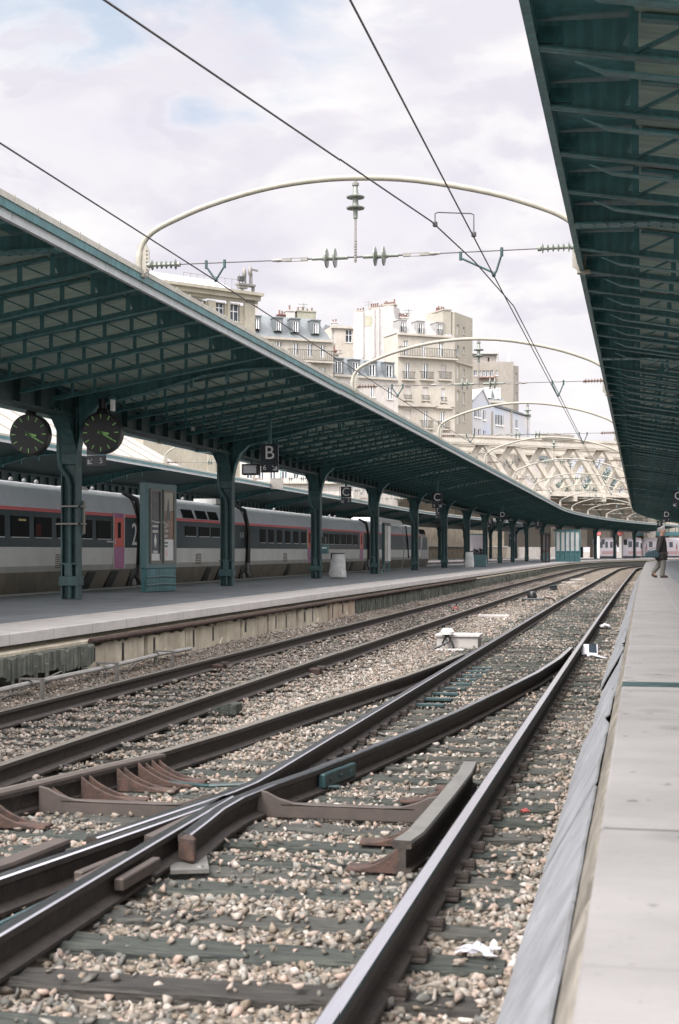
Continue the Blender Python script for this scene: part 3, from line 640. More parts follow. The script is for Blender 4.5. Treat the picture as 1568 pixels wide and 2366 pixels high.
def column_parts(parent, X, u, first):
    """an I-section column with its drain pipe and collar, and the corner brackets along the girder"""
    if first is None:
        g = MB()
        for s in (-1,1): g.box(s*.155-.014, s*.155+.014, -.12, .12, .57, 4.3)
        g.box(-.141,.141,-.012,.012,.57,4.3)
        for s in (-1,1):
            pl = [(-.10,s*.10,3.20)] + [(-.10, s*(.10+.95*(1-math.cos(q*math.pi/2/8))), 3.20+.95*math.sin(q*math.pi/2/8)) for q in range(9)] + [(-.10,s*1.05,4.2),(-.10,s*.10,4.2)]
            g.prism(pl, (.20,0,0))
            pts = [(0, s*(.10+.95*(1-math.cos(q*math.pi/2/8))), 3.20+.95*math.sin(q*math.pi/2/8)) for q in range(9)]
            for i in range(8): g.bar(pts[i], pts[i+1], .30, .022, up=(0,1,.2))
        col = g.build('column', M['steel_col'], None)
        CL = col.location.copy(); col.location = (0,0,0); col.data.transform(Matrix.Translation(CL))
        g = MB(); g.box(-.20,.20,-.16,.15,.83,1.02); g.box(-.19,.19,-.15,-.125,1.24,1.28); g.box(-.08,.08,-.158,-.12,1.02,1.26); cl = g.build('collar', M['steel_col'], None, bevel=.008); cl.data.transform(Matrix.Translation(cl.location)); cl.location = (0,0,0)
        g = MB(); g.tube([(.0,-.075,.60),(.0,-.075,2.75),(-.03,-.085,2.92),(-.17,-.105,3.12),(-.21,-.105,3.3),(-.21,-.105,4.2)], .052, 10); pp = g.build('drain_pipe', M['steel_col'], None, smooth=True); pp.data.transform(Matrix.Translation(pp.location)); pp.location = (0,0,0)
        first = (col.data, cl.data, pp.data)
        for o in (col, cl, pp): bpy.data.objects.remove(o)
    inv = Matrix.Translation(parent.location).inverted()
    c = bpy.data.objects.new('column', first[0]); C.objects.link(c); c.parent = parent; c.matrix_parent_inverse = inv; place(c, X, u)
    for nm, d in (('collar', first[1]), ('drain_pipe', first[2])):
        o = bpy.data.objects.new(nm, d); C.objects.link(o); o.parent = c
        if nm == 'collar': b = o.modifiers.new('bevel','BEVEL'); b.width = .008
    return first
CF = None; RMESH = {}
def canopy(name, label, Xp, u0, u1, full=(1,-1), rafters=True, kfirst=-2):
    """deck, fascias, girder, columns, rafters; 'full' lists the wings whose underside can be seen"""
    global CF
    root = thing(name, label, 'canopy', (Xp, u0, 0)); us = ulist(u0, u1, 9, 5)
    for sg in (1,-1):
        X = lambda a: Xp+sg*(HW-a)
        g = MB(); g.csweep([(X(.04),5.20),(X(.70),zb(.70)+.32),(X(.70),zb(.70)+.365),(X(.04),5.235)], us); g.build('edge_sheet', M['steel'], root)
        g = MB(); g.csweep([(X(.70),zb(.70)+.33),(X(4.36),zb(4.36)+.355),(X(4.36),zb(4.36)+.40),(X(.70),zb(.70)+.37)], us); g.build('roof_deck', M['deck' if rafters else 'steel_dark'], root)  # without rafters, the underside's shade is put into a darker deck colour
        # edge: riveted channel, gutter and flashing
        e = lambda a, z: (X(0)-sg*a, z)
        g = MB(); g.csweep([e(.0,4.985),e(.055,4.985),e(.055,5.0),e(.018,5.0),e(.018,5.085),e(.0,5.085)], us); g.build('fascia', M['fascia'] if Xp < 0 else M['steel'], root)
        g = MB(); g.csweep([e(-.03,5.085),e(.05,5.085),e(.05,5.18),e(-.03,5.18)], us); g.build('gutter', M['steel'], root)
        g = MB(); g.csweep([e(-.04,5.18),e(.035,5.18),e(.035,5.27),e(-.03,5.255)], us)
        if sg in full:
            k = u0
            while k < min(u1, 90):
                p = cv(X(0)+sg*.036, k, 5.222); g.obox(p, (.006,0,0), (0,.010,0), (0,0,.045)); k += .6
        g.build('flashing', M['flash'], root)
    g = MB(); g.csweep([(Xp-.16,4.10),(Xp+.16,4.10),(Xp+.16,4.14),(Xp+.03,4.14),(Xp+.03,4.58),(Xp+.16,4.58),(Xp+.16,4.63),(Xp-.16,4.63),(Xp-.16,4.58),(Xp-.03,4.58),(Xp-.03,4.14),(Xp-.16,4.14)], us)
    k = u0
    while k < min(u1, 120):
        for s in (-1,1):
            p = cv(Xp+s*.085, k, 4.36); g.obox(p, (.055,0,0), (0,.012,0), (0,0,.22))
        k += BAY/12
    g.build('girder', M['steel_dark'], root)
    ks = [k for k in range(kfirst, 18) if u0 <= Y00+BAY*k <= u1]
    inv = Matrix.Translation(root.location).inverted()
    for k in ks:
        CF = column_parts(root, Xp, Y00+BAY*k, CF)
        for sg in (1,-1):
            if ('c', sg) not in RMESH:
                o = cantilever_mesh(sg).build('cantilever', M['steel'], None); o.data.transform(Matrix.Translation(o.location)); RMESH[('c', sg)] = o.data; bpy.data.objects.remove(o)
            o = bpy.data.objects.new('cantilever', RMESH[('c', sg)]); C.objects.link(o); o.parent = root; o.matrix_parent_inverse = inv; place(o, Xp, Y00+BAY*k)
    if rafters:
        for sg in full:
            pos = []; i = int((u0-Y00)/RSP)
            while Y00+i*RSP < u1:
                if i % 8 and Y00+i*RSP > u0: pos.append(Y00+i*RSP)
                i += 1
            if ('r', sg) not in RMESH:
                o = rafter_mesh(sg).build('rafter', M['steel'], None); o.data.transform(Matrix.Translation(o.location)); RMESH[('r', sg)] = o.data; bpy.data.objects.remove(o)
            lim = 100 if len(full) == 1 else 64
            for u in pos[:lim]:
                o = bpy.data.objects.new('rafter', RMESH[('r', sg)]); C.objects.link(o); o.parent = root; o.matrix_parent_inverse = inv; place(o, Xp, u)
            rest = MB(); me = RMESH[('r', sg)]; V = [v.co.copy() for v in me.vertices]; Fc = [tuple(p.vertices) for p in me.polygons]
            for u in pos[lim:]:
                Mx = Matrix.Translation(Vector(cv(Xp, u, 0))) @ Matrix.Rotation(cang(u), 4, 'Z'); rest.add([Mx @ v for v in V], Fc)
            if rest.v: rest.build('distant_rafters', M['steel'], root)['kind'] = 'stuff'
    return root
CAN_L = canopy('platform_canopy', 'long dark teal butterfly canopy on a row of iron columns over the left platform', -10.86, 2, 206, full=(1,))
CAN_R = canopy('platform_canopy', 'dark teal canopy overhead at right sheltering the platform with the walking man', 3.61, 2, 200, full=(-1,))
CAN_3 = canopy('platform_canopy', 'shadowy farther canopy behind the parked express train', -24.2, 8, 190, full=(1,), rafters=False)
# ---- arched overhead gantries with their insulators
def insul_long(g, p, q, r=.022, R=.055, n=6):
    """ribbed rod insulator between p and q"""
    p, q = Vector(p), Vector(q); L_ = (q-p).length; pr = [(r*.7,0),(r*1.6,.0),(r*1.6,.08*L_),(r,.1*L_)]
    for i in range(n):
        h = L_*(.14+.72*i/(n-1)); big = R*(1.25 if i in (0,n-1) else 1.)
        pr += [(r,h-.035*L_),(big,h),(big*.95,h+.008*L_),(r,h+.03*L_)]
    pr += [(r*1.5,.92*L_),(r*1.5,L_),(r*.7,L_)]
    g.lathe(pr, p, (q-p), 12)
def portal(label, Y, xl=-6.5, xr=-.72, wires=((-5.46,5.06,0),(-1.82,4.98,1)), zc=5.30, extra=True):
    t = thing('catenary_arch', label, 'catenary arch', ((xl+xr)/2, Y, 5.2), 'cream catenary arches over the tracks'); wd = xr-xl; k = wd/5.78
    shp = [(-.02,5.20),(-.02,5.40),(.02,5.56),(.10,5.68),(.22,5.77),(.46,5.88),(.93,6.05),(1.58,6.21),(2.22,6.296),(2.9,6.31),(3.7,6.235),(4.63,6.03),(5.25,5.82),(5.55,5.68),(5.70,5.55),(5.77,5.38),(5.78,5.12)]
    P = [(xl+a*k, Y, z) for a, z in shp]
    sm = [P[0]]
    for i in range(len(P)-1):                        # Catmull-Rom through the measured points
        p0, p1, p2, p3 = [Vector(P[max(0,min(len(P)-1,j))]) for j in (i-1,i,i+1,i+2)]
        for q in (.25,.5,.75,1): sm.append(tuple(.5*((2*p1)+(p2-p0)*q+(2*p0-5*p1+4*p2-p3)*q*q+(3*p1-p0-3*p2+p3)*q**3)))
    g = MB(); g.tube(sm, [.05 if i < 6 else .038 for i in range(len(sm))], 10); g.build('arch_tube', M['cream'], t, smooth=True)
    for x, s in ((xl,1),(xr,-1)):
        lo = 5.20 if s > 0 else 5.02; g = MB(); g.prism([(x+s*.02,Y-.012,lo-.04),(x+s*.12,Y-.012,lo+.03),(x+s*.12,Y-.012,5.50),(x+s*.05,Y-.012,5.64),(x-s*.04,Y-.012,5.56),(x-s*.05,Y-.012,lo)], (0,.024,0)); g.box(min(x-s*.10,x+s*.06), max(x-s*.10,x+s*.06), Y-.06, Y+.06, lo-.06, lo-.02)
        g.build('bracket_plate', M['cream'], t)
        g = MB()
        for i in range(6): g.lathe([(.010,0),(.010,.008)], (x+s*.092,Y-.013,5.24+.05*i), (0,-1,0), 8)
        g.build('bolt_hole', M['black'], t)
        g = MB(); insul_long(g, (x+s*.10,Y,zc), (x+s*.55,Y,zc-.005), n=6); g.build('end_insulator', M['insul_r'] if not extra else M['insul'], t, smooth=True)
    xm = xl+2.9*k
    g = MB(); g.lathe([(.02,0),(.045,.02),(.045,.05),(.02,.07)], (xm,Y,6.19), n=8); g.tube([(xm,Y,6.3),(xm,Y,6.17)], .016, 6); g.build('hanger_clamp', M['fit'], t, smooth=True)
    g = MB(); g.lathe([(.01,0),(.03,.01),(.03,.10),(.038,.12),(.115,.13),(.12,.145),(.05,.17),(.038,.20),(.038,.26),(.115,.27),(.12,.285),(.05,.31),(.036,.34),(.030,.42),(.012,.44)], (xm,Y,5.78), n=16); g.build('disc_insulator', M['insul'], t, smooth=True)
    g = MB(); g.tube([(xm,Y,5.80),(xm,Y,5.22)], .014, 6)
    for i in range(8): g.lathe([(.021,-.006),(.021,.006)], (xm,Y,5.25+.035*i), n=6)
    g.build('hanger_rod', M['fit'], t)
    for s in (-1,1):
        g = MB(); pr = [(.01,0),(.026,.0),(.026,.12),(.030,.14),(.125,.15),(.125,.165),(.035,.19),(.030,.25),(.125,.26),(.125,.275),(.035,.30),(.022,.34),(.022,.46),(.01,.47)]
        g.lathe(pr, (xm+s*.10,Y,zc-.01), (s,0,0), 14); g.build('disc_insulator', M['insul'], t, smooth=True)
        g = MB(); a = xm+s*.62
        for dz in (-.02,.02): g.bar((a,Y,zc-.01+dz), (a+s*.30,Y,zc-.01+dz), .014, .010)
        g.box(min(a,a+s*.09), max(a,a+s*.09), Y-.02, Y+.02, zc-.032, zc+.012); g.box(min(a+s*.22,a+s*.34), max(a+s*.22,a+s*.34), Y-.02, Y+.02, zc-.03, zc+.01); g.lathe([(.02,0),(.026,.05),(.012,.14)], (a+s*.34,Y,zc-.01), (s,0,0), 8); g.build('turnbuckle', M['fit'], t)
    g = MB(); g.tube([(xl+.5,Y,zc-.005),(xm-1.1,Y,zc-.01)], .008, 5); g.tube([(xm+1.1,Y,zc-.01),(xr-.5,Y,zc-.005)], .008, 5); g.tube([(xm-.66,Y,zc-.01),(xm+.66,Y,zc-.01)], .012, 5); g.build('cross_wire', M['wire'], t)
    for wx, wz, typ in wires:
        g = MB(); L1 = .15; h = zc
        if typ == 0 or not extra: ends = [(wx-.13,h),(wx+.12,h)]
        else: ends = [(wx-.42,h-.03),(wx+.10,h)]
        for ex, ez in ends:
            g.tube([(ex,Y,ez+.03),(ex,Y,ez-.08)], .020, 8); g.tube([(ex,Y,ez-.05),(wx+.03*(1 if ex > wx else -1),Y,wz+.05),(wx,Y,wz+.012)], .014, 8)
        g.lathe([(.014,0),(.026,.02),(.026,.05),(.012,.07)], (wx,Y,wz-.02), n=8); g.build('wire_holder', M['steel_dark'], t, smooth=True)
    return t
PY = [17.98+14.2*k for k in range(12)]
NAMES = ['large nearest cream catenary arch with its insulator string in full view against the sky'] + [ORD[k]+' cream catenary arch counted away from the camera over the two near tracks' for k in range(1,12)]
for k, Y in enumerate(PY):
    if Y < U0: portal(NAMES[k], Y, extra=(k == 0))
    else:
        t = portal(NAMES[k], Y, extra=False); a = cang(Y); p0 = Vector(((-6.5-.72)/2, Y, 5.2)); p1 = Vector(cv((-6.5-.72)/2, Y, 5.2))
        t.location = p1; t.rotation_euler = (0,0,a)
for k, Y in enumerate([29.5,43.7,57.9,72.1,86.3,100.5]):
    portal(ORD[k]+' catenary arch counted away from the camera above the parked express train', Y, -19.85, -15.2, wires=((-16.9,5.0,0),), extra=False)
# ---- overhead wires
def wire(label, pts, r=.0085):
    g = MB(); g.tube(pts, r, 6); o = g.build('overhead_wire', M['wire'], smooth=True); return tag(o, label, 'overhead wire')
def sag(f, ys): return [f(y) for y in ys]
wire('contact wire straight above the near track from overhead to the second arch', [(-1.80,1,4.98),(-1.80,9,4.985),(-1.82,17.98,4.98),(-1.84,32.18,4.98),(-1.86,46.4,4.98),(-1.82,60.6,4.98)] + [cv(-1.8, u, 4.98) for u in (74.8,89,103.2,117.4,131.6,145.8,160,174.2)])
wire('overhead wire slanting in from the upper left to join the wire above the near track', [(-4.55,1,5.0),(-3.42,7.9,4.985),(-2.24,15.4,5.10),(-2.02,17.6,5.09),(-1.79,20.5,5.02),(-1.79,32.18,5.0),(-1.82,46.4,5.0),(-1.77,60.6,5.0)])
wire('contact wire above the dull far track passing over the edge of the left canopy', [(-5.46,2,5.06),(-5.46,17.98,5.06),(-5.5,32.18,5.05),(-5.44,46.4,5.05)] + [cv(-5.46, u, 5.05) for u in (60.6,74.8,89,103.2,117.4,131.6,145.8,160,174.2)])
t = thing('wire_jumper', 'square bent jumper joining two overhead wires below the large arch', 'jumper', (-2,17,5.2))
g = MB(); g.tube([(-2.22,15.55,5.10),(-2.22,15.55,5.22),(-2.19,15.57,5.235),(-1.84,15.7,5.235),(-1.81,15.7,5.22),(-1.81,15.7,5.0)], .007, 6); g.build('rod', M['wire'], t)
for x, y, z in ((-2.22,15.55,5.10),(-1.81,15.7,5.0)):
    g = MB(); g.lathe([(.012,-.03),(.028,-.02),(.028,.02),(.012,.04)], (x,y,z), n=8); g.build('clamp', M['wire'], t)
# ---- the express train at the far side of the left platform
M['t_roof'] = mat('train_roof_white', (.78,.78,.79), .45, var=.15, scale=3)
M['t_upper'] = mat('train_blue_grey_paint', (.68,.71,.78), .5, var=.1, scale=2)
M['t_red'] = mat('train_coral_stripe', (.85,.17,.18), .5, var=.08, scale=4)
M['t_navy'] = mat('train_dark_band', (.022,.048,.06), .35, col2=(.035,.065,.072), scale=3, spec=.15)
M['t_silver'] = mat('train_silver_grey', (.80,.80,.75), .5, var=.15, scale=1.5)
M['t_silver2'] = mat('train_lower_grey', (.42,.42,.38), .45, var=.2, scale=2)
M['t_skirt'] = mat('train_dirty_skirt', (.19,.17,.13), .7, var=.35, scale=2)
M['t_door'] = mat('train_orange_door', (.80,.13,.085), .5, var=.1, scale=3)
M['t_purple'] = mat('train_purple_door', (.46,.13,.32), .4, var=.2, scale=3)
M['t_nose'] = mat('power_car_pale_grey', (.50,.49,.47), .4, var=.1, scale=2)
M['t_glass'] = mat('train_tinted_glass', (.010,.012,.013), .5, var=.3, scale=1.5, spec=.05)
XS = -13.72; XM = -15.15
TPROF = [(-13.86,.40),(-13.78,.70),(XS,1.02),(XS,1.16),(XS+.02,1.60),(XS+.01,2.43),(XS-.01,2.51),(XS-.12,2.84),(XS-.20,2.97),(XS-.42,3.09),(XS-.80,3.16),(XM,3.19)]
def tprof():
    left = [(2*XM-x, z) for x, z in TPROF[:-1]][::-1]
    return TPROF + left
mid_idx = ['t_skirt','t_skirt','t_silver2','t_silver','t_navy','t_red','t_upper','t_upper','t_roof','t_roof','t_roof']
MI = list(range(11)); TM = None
def body_mats(nose=False):
    return [M[k] for k in mid_idx]
def car_body(t, y0, y1):
    pr = tprof(); n = len(pr); mi = []
    for k in range(n):
        q = k if k < 11 else max(0, min(10, n-2-k))
        mi.append(q)
    g = MB(); g.csweep(pr, [y0, y0+.12, y1-.12, y1], mi)
    # draw the ends in a little
    for i in list(range(0,n))+list(range(3*n,4*n)):
        x, y, z = g.v[i]; g.v[i] = (XM+(x-XM)*.965, y, z*.985+.03)
    return g.build('body', body_mats(), t, smooth=True)
def sidebox(name, t, y0, y1, z0, z1, m, x=XS+.015, th=.012, lean=0):
    g = MB(); g.prism([(x,y0,z0),(x,y1,z0),(x-lean,y1,z1),(x-lean,y0,z1)], (th,0,0)); return g.build(name, m, t)
def window(t, y0, y1, z0, z1, lean=0, x=XS+.016):
    f = sidebox('window', t, y0, y1, z0, z1, M['t_glass'], x, .012, lean)
    g = MB(); g.box(x, x+.022, y0+.02, y1-.02, z0-.022, z0-.002); g.build('sill', M['white'], f)
    return f
def tdoor(t, y, w_=.62):
    d = sidebox('door', t, y, y+w_, 1.62, 2.40, M['t_door'], XS+.018, .014)
    g = MB(); g.prism([(XS+.016,y,1.04),(XS+.016,y+w_,1.04),(XS+.034,y+w_,1.62),(XS+.034,y,1.62)], (.012,0,0)); g.build('lower_panel', M['t_purple'], d)
    g = MB(); g.prism([(XS+.016,y,2.40),(XS+.016,y+w_,2.40),(XS-.006,y+w_,2.52),(XS-.006,y,2.52)], (.014,0,0)); g.build('upper_panel', M['t_purple'], d)
    g = MB(); g.box(XS+.03, XS+.036, y+w_*.36, y+w_*.66, 1.86, 2.28); g.build('window', M['t_glass'], d)
    for q in (y-.045, y+w_+.01): g = MB(); g.box(XS+.012, XS+.034, q, q+.035, 1.05, 2.5); g.build('door_frame', M['t_silver'], d)
    g = MB(); g.box(XS+.03, XS+.05, y+.04, y+.075, 1.68, 1.84); g.build('handle', M['white'], d)
def roofbits(t, ys):
    for y in ys:
        g = MB(); g.lathe([(.05,0),(.06,.04),(.02,.08)], (XM+.9, y, 3.15), n=8); g.build('roof_fitting', M['grey_light'], t)
def bogie(t, y):
    g = MB(); g.prism([(-13.80,y-.9,.42),(-13.80,y+.9,.42),(-13.76,y+.62,1.0),(-13.76,y+.25,1.06),(-13.76,y-.25,1.06),(-13.76,y-.62,1.0)], (.05,0,0)); o = g.build('bogie', M['black'], t)
    g = MB(); g.box(-13.74,-13.66,y-.12,y+.10,.65,1.10); g.tube([(-13.68,y-.25,.80),(-13.66,y,.62),(-13.68,y+.3,.72)], .045, 8); g.lathe([(.16,0),(.16,.05),(.05,.07)], (-13.74,y-.45,.60), (1,0,0), 12); g.build('coupling', M['fit'], o, smooth=True)
    g = MB(); g.tube([(-13.66,y-.02,1.08),(-13.64,y-.02,2.2),(-13.80,y,2.95),(-14.2,y,3.14)], .075, 8); g.build('gangway', M['black'], t, smooth=True)
def text(s_, size, name='letter', mt='white', ext=.004):
    cu = bpy.data.curves.new('t', 'FONT'); cu.body = s_; cu.size = size; cu.extrude = ext; cu.align_x = 'CENTER'; cu.align_y = 'CENTER'
    ob = bpy.data.objects.new('t', cu); C.objects.link(ob); dg = bpy.context.evaluated_depsgraph_get(); dg.update()
    me = bpy.data.meshes.new_from_object(ob.evaluated_get(dg)); bpy.data.objects.remove(ob); me.materials.clear(); me.materials.append(M[mt])
    return me
def put_text(s_, size, parent, loc, rot, name='lettering', mt='white', bold=0):
    me = text(s_, size, name, mt, .004+bold); me.transform(Matrix.Translation(Vector(loc)) @ rot.to_4x4())
    o = bpy.data.objects.new(name, me); C.objects.link(o); o.parent = parent
    o.matrix_parent_inverse = (Matrix.Translation(parent.location) @ parent.rotation_euler.to_matrix().to_4x4()).inverted() if parent.type == 'EMPTY' else Matrix.Identity(4)
    return o
FACE_PX = Matrix(((0,0,1),(1,0,0),(0,1,0)))      # text facing +X, reading towards +Y
FACE_MY = Matrix(((1,0,0),(0,0,-1),(0,1,0)))      # text facing -Y
def dpx(x): return onX(x, 1274, XS)[0]
cuts = [22., dpx(322), dpx(571), dpx(848), dpx(931), dpx(1002)]
GT = 'carriages of the parked express train'
def lower_details(t, y0, y1, hatch, slat):
    for y in hatch:
        g = MB(); g.prism([(-13.80,y,.55),(-13.80,y+.55,.55),(-13.735,y+.95,.98),(-13.735,y+.4,.98)], (.03,0,0)); g.build('skirt_opening', M['black'], t)
    for y in slat:
        g = MB()
        for k in range(7): g.box(XS+.008, XS+.026, y, y+.55, 1.10+.05*k, 1.125+.05*k)
        g.build('vent_grille', M['t_skirt'], t)
# carriage with the figure 2
t = thing('train_carriage', 'train carriage at the left picture edge with an orange door and large white figure 2', 'train carriage', (XM, cuts[0], .5), GT)
car_body(t, cuts[0], cuts[1]-.12)
for x0, x1 in [(-55,9),(24,66),(79,118),(131,150),(188,212),(223,255)]: window(t, dpx(x0), dpx(x1), 1.83, 2.30)
tdoor(t, dpx(262), dpx(285)-dpx(262)); lower_details(t, 0, 0, [dpx(190), dpx(245)], [dpx(128)])
put_text('2', .88, t, (XS+.028, dpx(309), 1.94), FACE_PX, 'lettering', 'white', .002)
roofbits(t, [dpx(40), dpx(75), dpx(105), dpx(132), dpx(215), dpx(258)]); bogie(t, cuts[1])
g = MB(); g.prism([(XM+.9,dpx(220),3.10),(XM+.9,dpx(250),3.10),(XM+.9,dpx(244),3.20),(XM+.9,dpx(226),3.20)], (-.8,0,0)); g.build('roof_unit', M['grey_light'], t)
g = MB(); g.box(XS+.01, XS+.03, dpx(246), dpx(262), 1.74, 1.775); g.build('door_sign', M['white'], t)
lw = [o for o in KIDS(t) if o.name.startswith('window')][1]
M['lampy'] = mat('yellow_interior_lamp', (.75,.60,.22), .5, var=.05)
g = MB(); g.box(XS+.029, XS+.031, dpx(41), dpx(58), 2.19, 2.235); g.build('interior_lamp', M['lampy'], lw)
M['seatr'] = mat('dark_red_seat', (.10,.02,.015), .8, var=.3, scale=6)
lw = [o for o in KIDS(t) if o.name.startswith('window')][2]
g = MB(); g.box(XS+.029, XS+.031, dpx(81), dpx(93), 1.86, 2.14); g.build('seat_back', M['seatr'], lw)
# bar carriage with small upper windows
t = thing('train_carriage', 'train carriage with a row of small upper windows above the coral stripe', 'train carriage', (XM, cuts[1], .5), GT)
car_body(t, cuts[1]+.12, cuts[2]-.12)
for x0, x1 in [(345,362),(372,392),(424,449),(456,480),(485,506)]:
    window(t, dpx(x0+3), dpx(x1+3), 1.98, 2.28)
    sidebox('upper_window', t, dpx(x0), dpx(x1), 2.53, 2.80, M['t_glass'], XS+.004, .012, .105)
lower_details(t, 0, 0, [dpx(470), dpx(500)], [dpx(452)]); put_text('BAR', .30, t, (XS+.028, dpx(558), 2.06), FACE_PX, 'lettering', 'grey_light'); bogie(t, cuts[2])
g = MB(); g.box(XM+.2,XM+1.0,dpx(528),dpx(546),3.12,3.30); g.build('roof_unit', M['grey_light'], t); roofbits(t, [dpx(460)])
# long carriage
t = thing('train_carriage', 'train carriage with close set windows between the bar carriage and the power car', 'train carriage', (XM, cuts[2], .5), GT)
car_body(t, cuts[2]+.12, cuts[3]-.12)
for i, (x0, x1) in enumerate([(600,613),(620,632),(640,651),(659,670),(678,689),(696,707)]): window(t, dpx(x0), dpx(x1), 1.83, 2.32)
tdoor(t, dpx(710), dpx(719)-dpx(710))
for x0 in (748,761,774,787,800,814): window(t, dpx(x0), dpx(x0+10), 1.83, 2.30)
tdoor(t, dpx(829), dpx(835.5)-dpx(829)); lower_details(t, 0, 0, [dpx(660), dpx(795), dpx(808)], [dpx(655)]); bogie(t, cuts[3]); roofbits(t, [dpx(664), dpx(788), dpx(800)])
# end carriage
t = thing('train_carriage', 'short end carriage coupled to the power car, partly hidden by iron columns', 'train carriage', (XM, cuts[3], .5), GT)
car_body(t, cuts[3]+.12, cuts[4]-.1)
for x0 in (856,866,884): window(t, dpx(x0), dpx(x0+8), 1.83, 2.30)
# power car with a rounded raked nose and raised roof fairing
t = thing('power_car', 'pale power car with raked rounded nose and raised white roof at the train head', 'power car', (XM, cuts[4], .5), GT)
pr = tprof(); n = len(pr); y0, y1 = cuts[4]+.1, cuts[5]
sec = [(y0,1,0),(y1-6.2,1,0),(y1-4.2,.98,.1),(y1-2.6,.93,.38),(y1-1.2,.84,.85),(y1-.4,.72,1.35),(y1,.52,1.72)]
g = MB(); vs = []
for y, sx_, drop in sec:
    for x, z in pr: vs.append((XM+(x-XM)*sx_, y, z-drop*max(0, (z-1.55)/1.64)+(.12*(1-sx_) if z < .7 else 0)))
fs = []; ms = []
for i in range(len(sec)-1):
    for k in range(n):
        fs.append((i*n+k, (i+1)*n+k, (i+1)*n+(k+1) % n, i*n+(k+1) % n)); q = k if k < 11 else max(0, min(10, n-2-k)); ms.append(q if i < 1 else (11 if q > 1 else q))
fs += [tuple(range(n)), tuple(range((len(sec)-1)*n, len(sec)*n))[::-1]]; ms += [3, 11]
g.add(vs, fs, ms); g.build('body', body_mats()+[M['t_nose']], t, smooth=True)
a, b_ = dpx(888), dpx(955); g = MB(); g.prism([(XM+.85,a,3.0),(XM+.85,b_,3.0),(XM+.85,b_-1.2,3.38),(XM+.85,a+2.0,3.42),(XM+.85,a+.6,3.2)], (-1.7,0,0)); g.build('roof_fairing', M['t_roof'], t, bevel=.12)
sidebox('side_panel', t, dpx(967), dpx(985), 1.60, 2.40, M['t_navy'], XS-.005, .02, .02)
sidebox('cab_window', t, dpx(969), dpx(983), 2.62, 2.92, M['t_glass'], XS-.07, .05, .12)
g = MB(); g.tube([(XS+.02,dpx(935),3.0),(XS+.05,dpx(938),2.2),(XS+.04,dpx(941),1.1)], .04, 6); g.build('gangway', M['black'], t)
# ---- clocks either side of the nearest column
def clock(label, X, Y, Z, stem):
    t = thing('station_clock', label, 'clock', (X, Y, Z), 'platform clocks'); R_ = .405
    g = MB(); g.lathe([(R_-.05,-.10),(R_,-.085),(R_,.085),(R_-.05,.10)], (X,Y,Z), (0,1,0), 40); g.build('case', M['black'], t, smooth=True)
    g = MB(); g.lathe([(.01,0),(R_-.035,0),(R_-.035,.006),(.01,.006)], (X,Y-.108,Z), (0,1,0), 40); g.build('dial', M['dial'], t)
    for k in range(12):
        a = k*math.pi/6; u = Vector((math.sin(a),0,math.cos(a))); n_ = Vector((math.cos(a),0,-math.sin(a))); p = Vector((X,Y-.113,Z))+u*(R_-.085)
        g = MB(); g.obox(p, u*.042, n_*.0095, Vector((0,.003,0))); g.build('hour_mark', M['green'], t)
    for nm, ln, ang, w_ in (('hour_hand', .17, 100, .022), ('minute_hand', .27, 120, .014)):
        a = math.radians(ang); u = Vector((math.sin(a),0,math.cos(a))); n_ = Vector((math.cos(a),0,-math.sin(a)))
        g = MB(); g.obox(Vector((X,Y-.122,Z))+u*(ln/2-.03), u*(ln/2+.03), n_*w_, Vector((0,.003,0))); g.build(nm, M['green'], t)
    g = MB(); g.tube([(X,Y,Z+R_-.02),(X,Y,stem)], .075, 12); g.lathe([(.09,0),(.12,.05),(.09,.10)], (X,Y,Z+R_-.03), n=12); g.build('stem', M['black'], t, smooth=True)
clock('round black clock with green hour marks hanging left of the nearest column', -11.66, 26.0, 3.78, 4.3)
clock('round black clock with green hour marks hanging right of the nearest column', -10.17, 26.0, 3.79, 4.45)
# ---- hanging platform signs
def arrow(g, X, Y, Z, s, left):
    k = -1 if left else 1
    g.bar((X-k*s*.4,Y,Z+s*.4), (X+k*s*.35,Y,Z-s*.35), .01, s*.22, up=(0,1,0)); g.box(min(X+k*s*.5,X-k*s*.25), max(X+k*s*.5,X-k*s*.25), Y-.005, Y+.005, Z-s*.5, Z-s*.30); g.box(min(X+k*s*.5,X+k*s*.3), max(X+k*s*.5,X+k*s*.3), Y-.005, Y+.005, Z-s*.30, Z+s*.25)
def sign(label, ch, num, left, X, Y, top=4.7, drift=0, z=3.86):
    X, Y, _ = cv(X, Y, 0, drift)
    t = thing('platform_sign', label, 'sign', (X, Y, z), 'hanging letter signs')
    g = MB(); g.box(X-.215,X+.215,Y-.03,Y+.03,z-.20,z+.24); g.build('letter_panel', M['navy'], t, bevel=.006)
    g = MB(); g.box(X-.215,X+.215,Y-.03,Y+.03,z-.45,z-.215); g.build('direction_panel', M['navy'], t, bevel=.006)
    g = MB(); g.box(X-.035,X+.035,Y-.025,Y+.025,z+.24,top); g.build('hanger_post', M['steel'], t)
    put_text(ch, .46, t, (X,Y-.036,z+.015), FACE_MY, 'lettering', 'white', .002)
    put_text(num, .17, t, (X+(.12 if left else -.12),Y-.036,z-.335), FACE_MY, 'lettering', 'white')
    g = MB(); arrow(g, X-(.12 if left else -.12), Y-.036, z-.335, .13, left); g.build('arrow', M['white'], t)
sign('dark sign with white letter B half hidden behind the right hand clock', 'B', '5', True, -11.45, 28.9, z=3.78)
sign('dark hanging sign with white letter B and number 6 under the left canopy', 'B', '6', False, -8.78, 33.4, 4.85)
sign('dark sign with white letter C and arrow hanging in an arch before the train', 'C', '5', True, -11.6, 56.0)
sign('dark hanging sign with white letter C and number 6 between canopy columns', 'C', '6', False, -8.8, 62.3, 4.85)
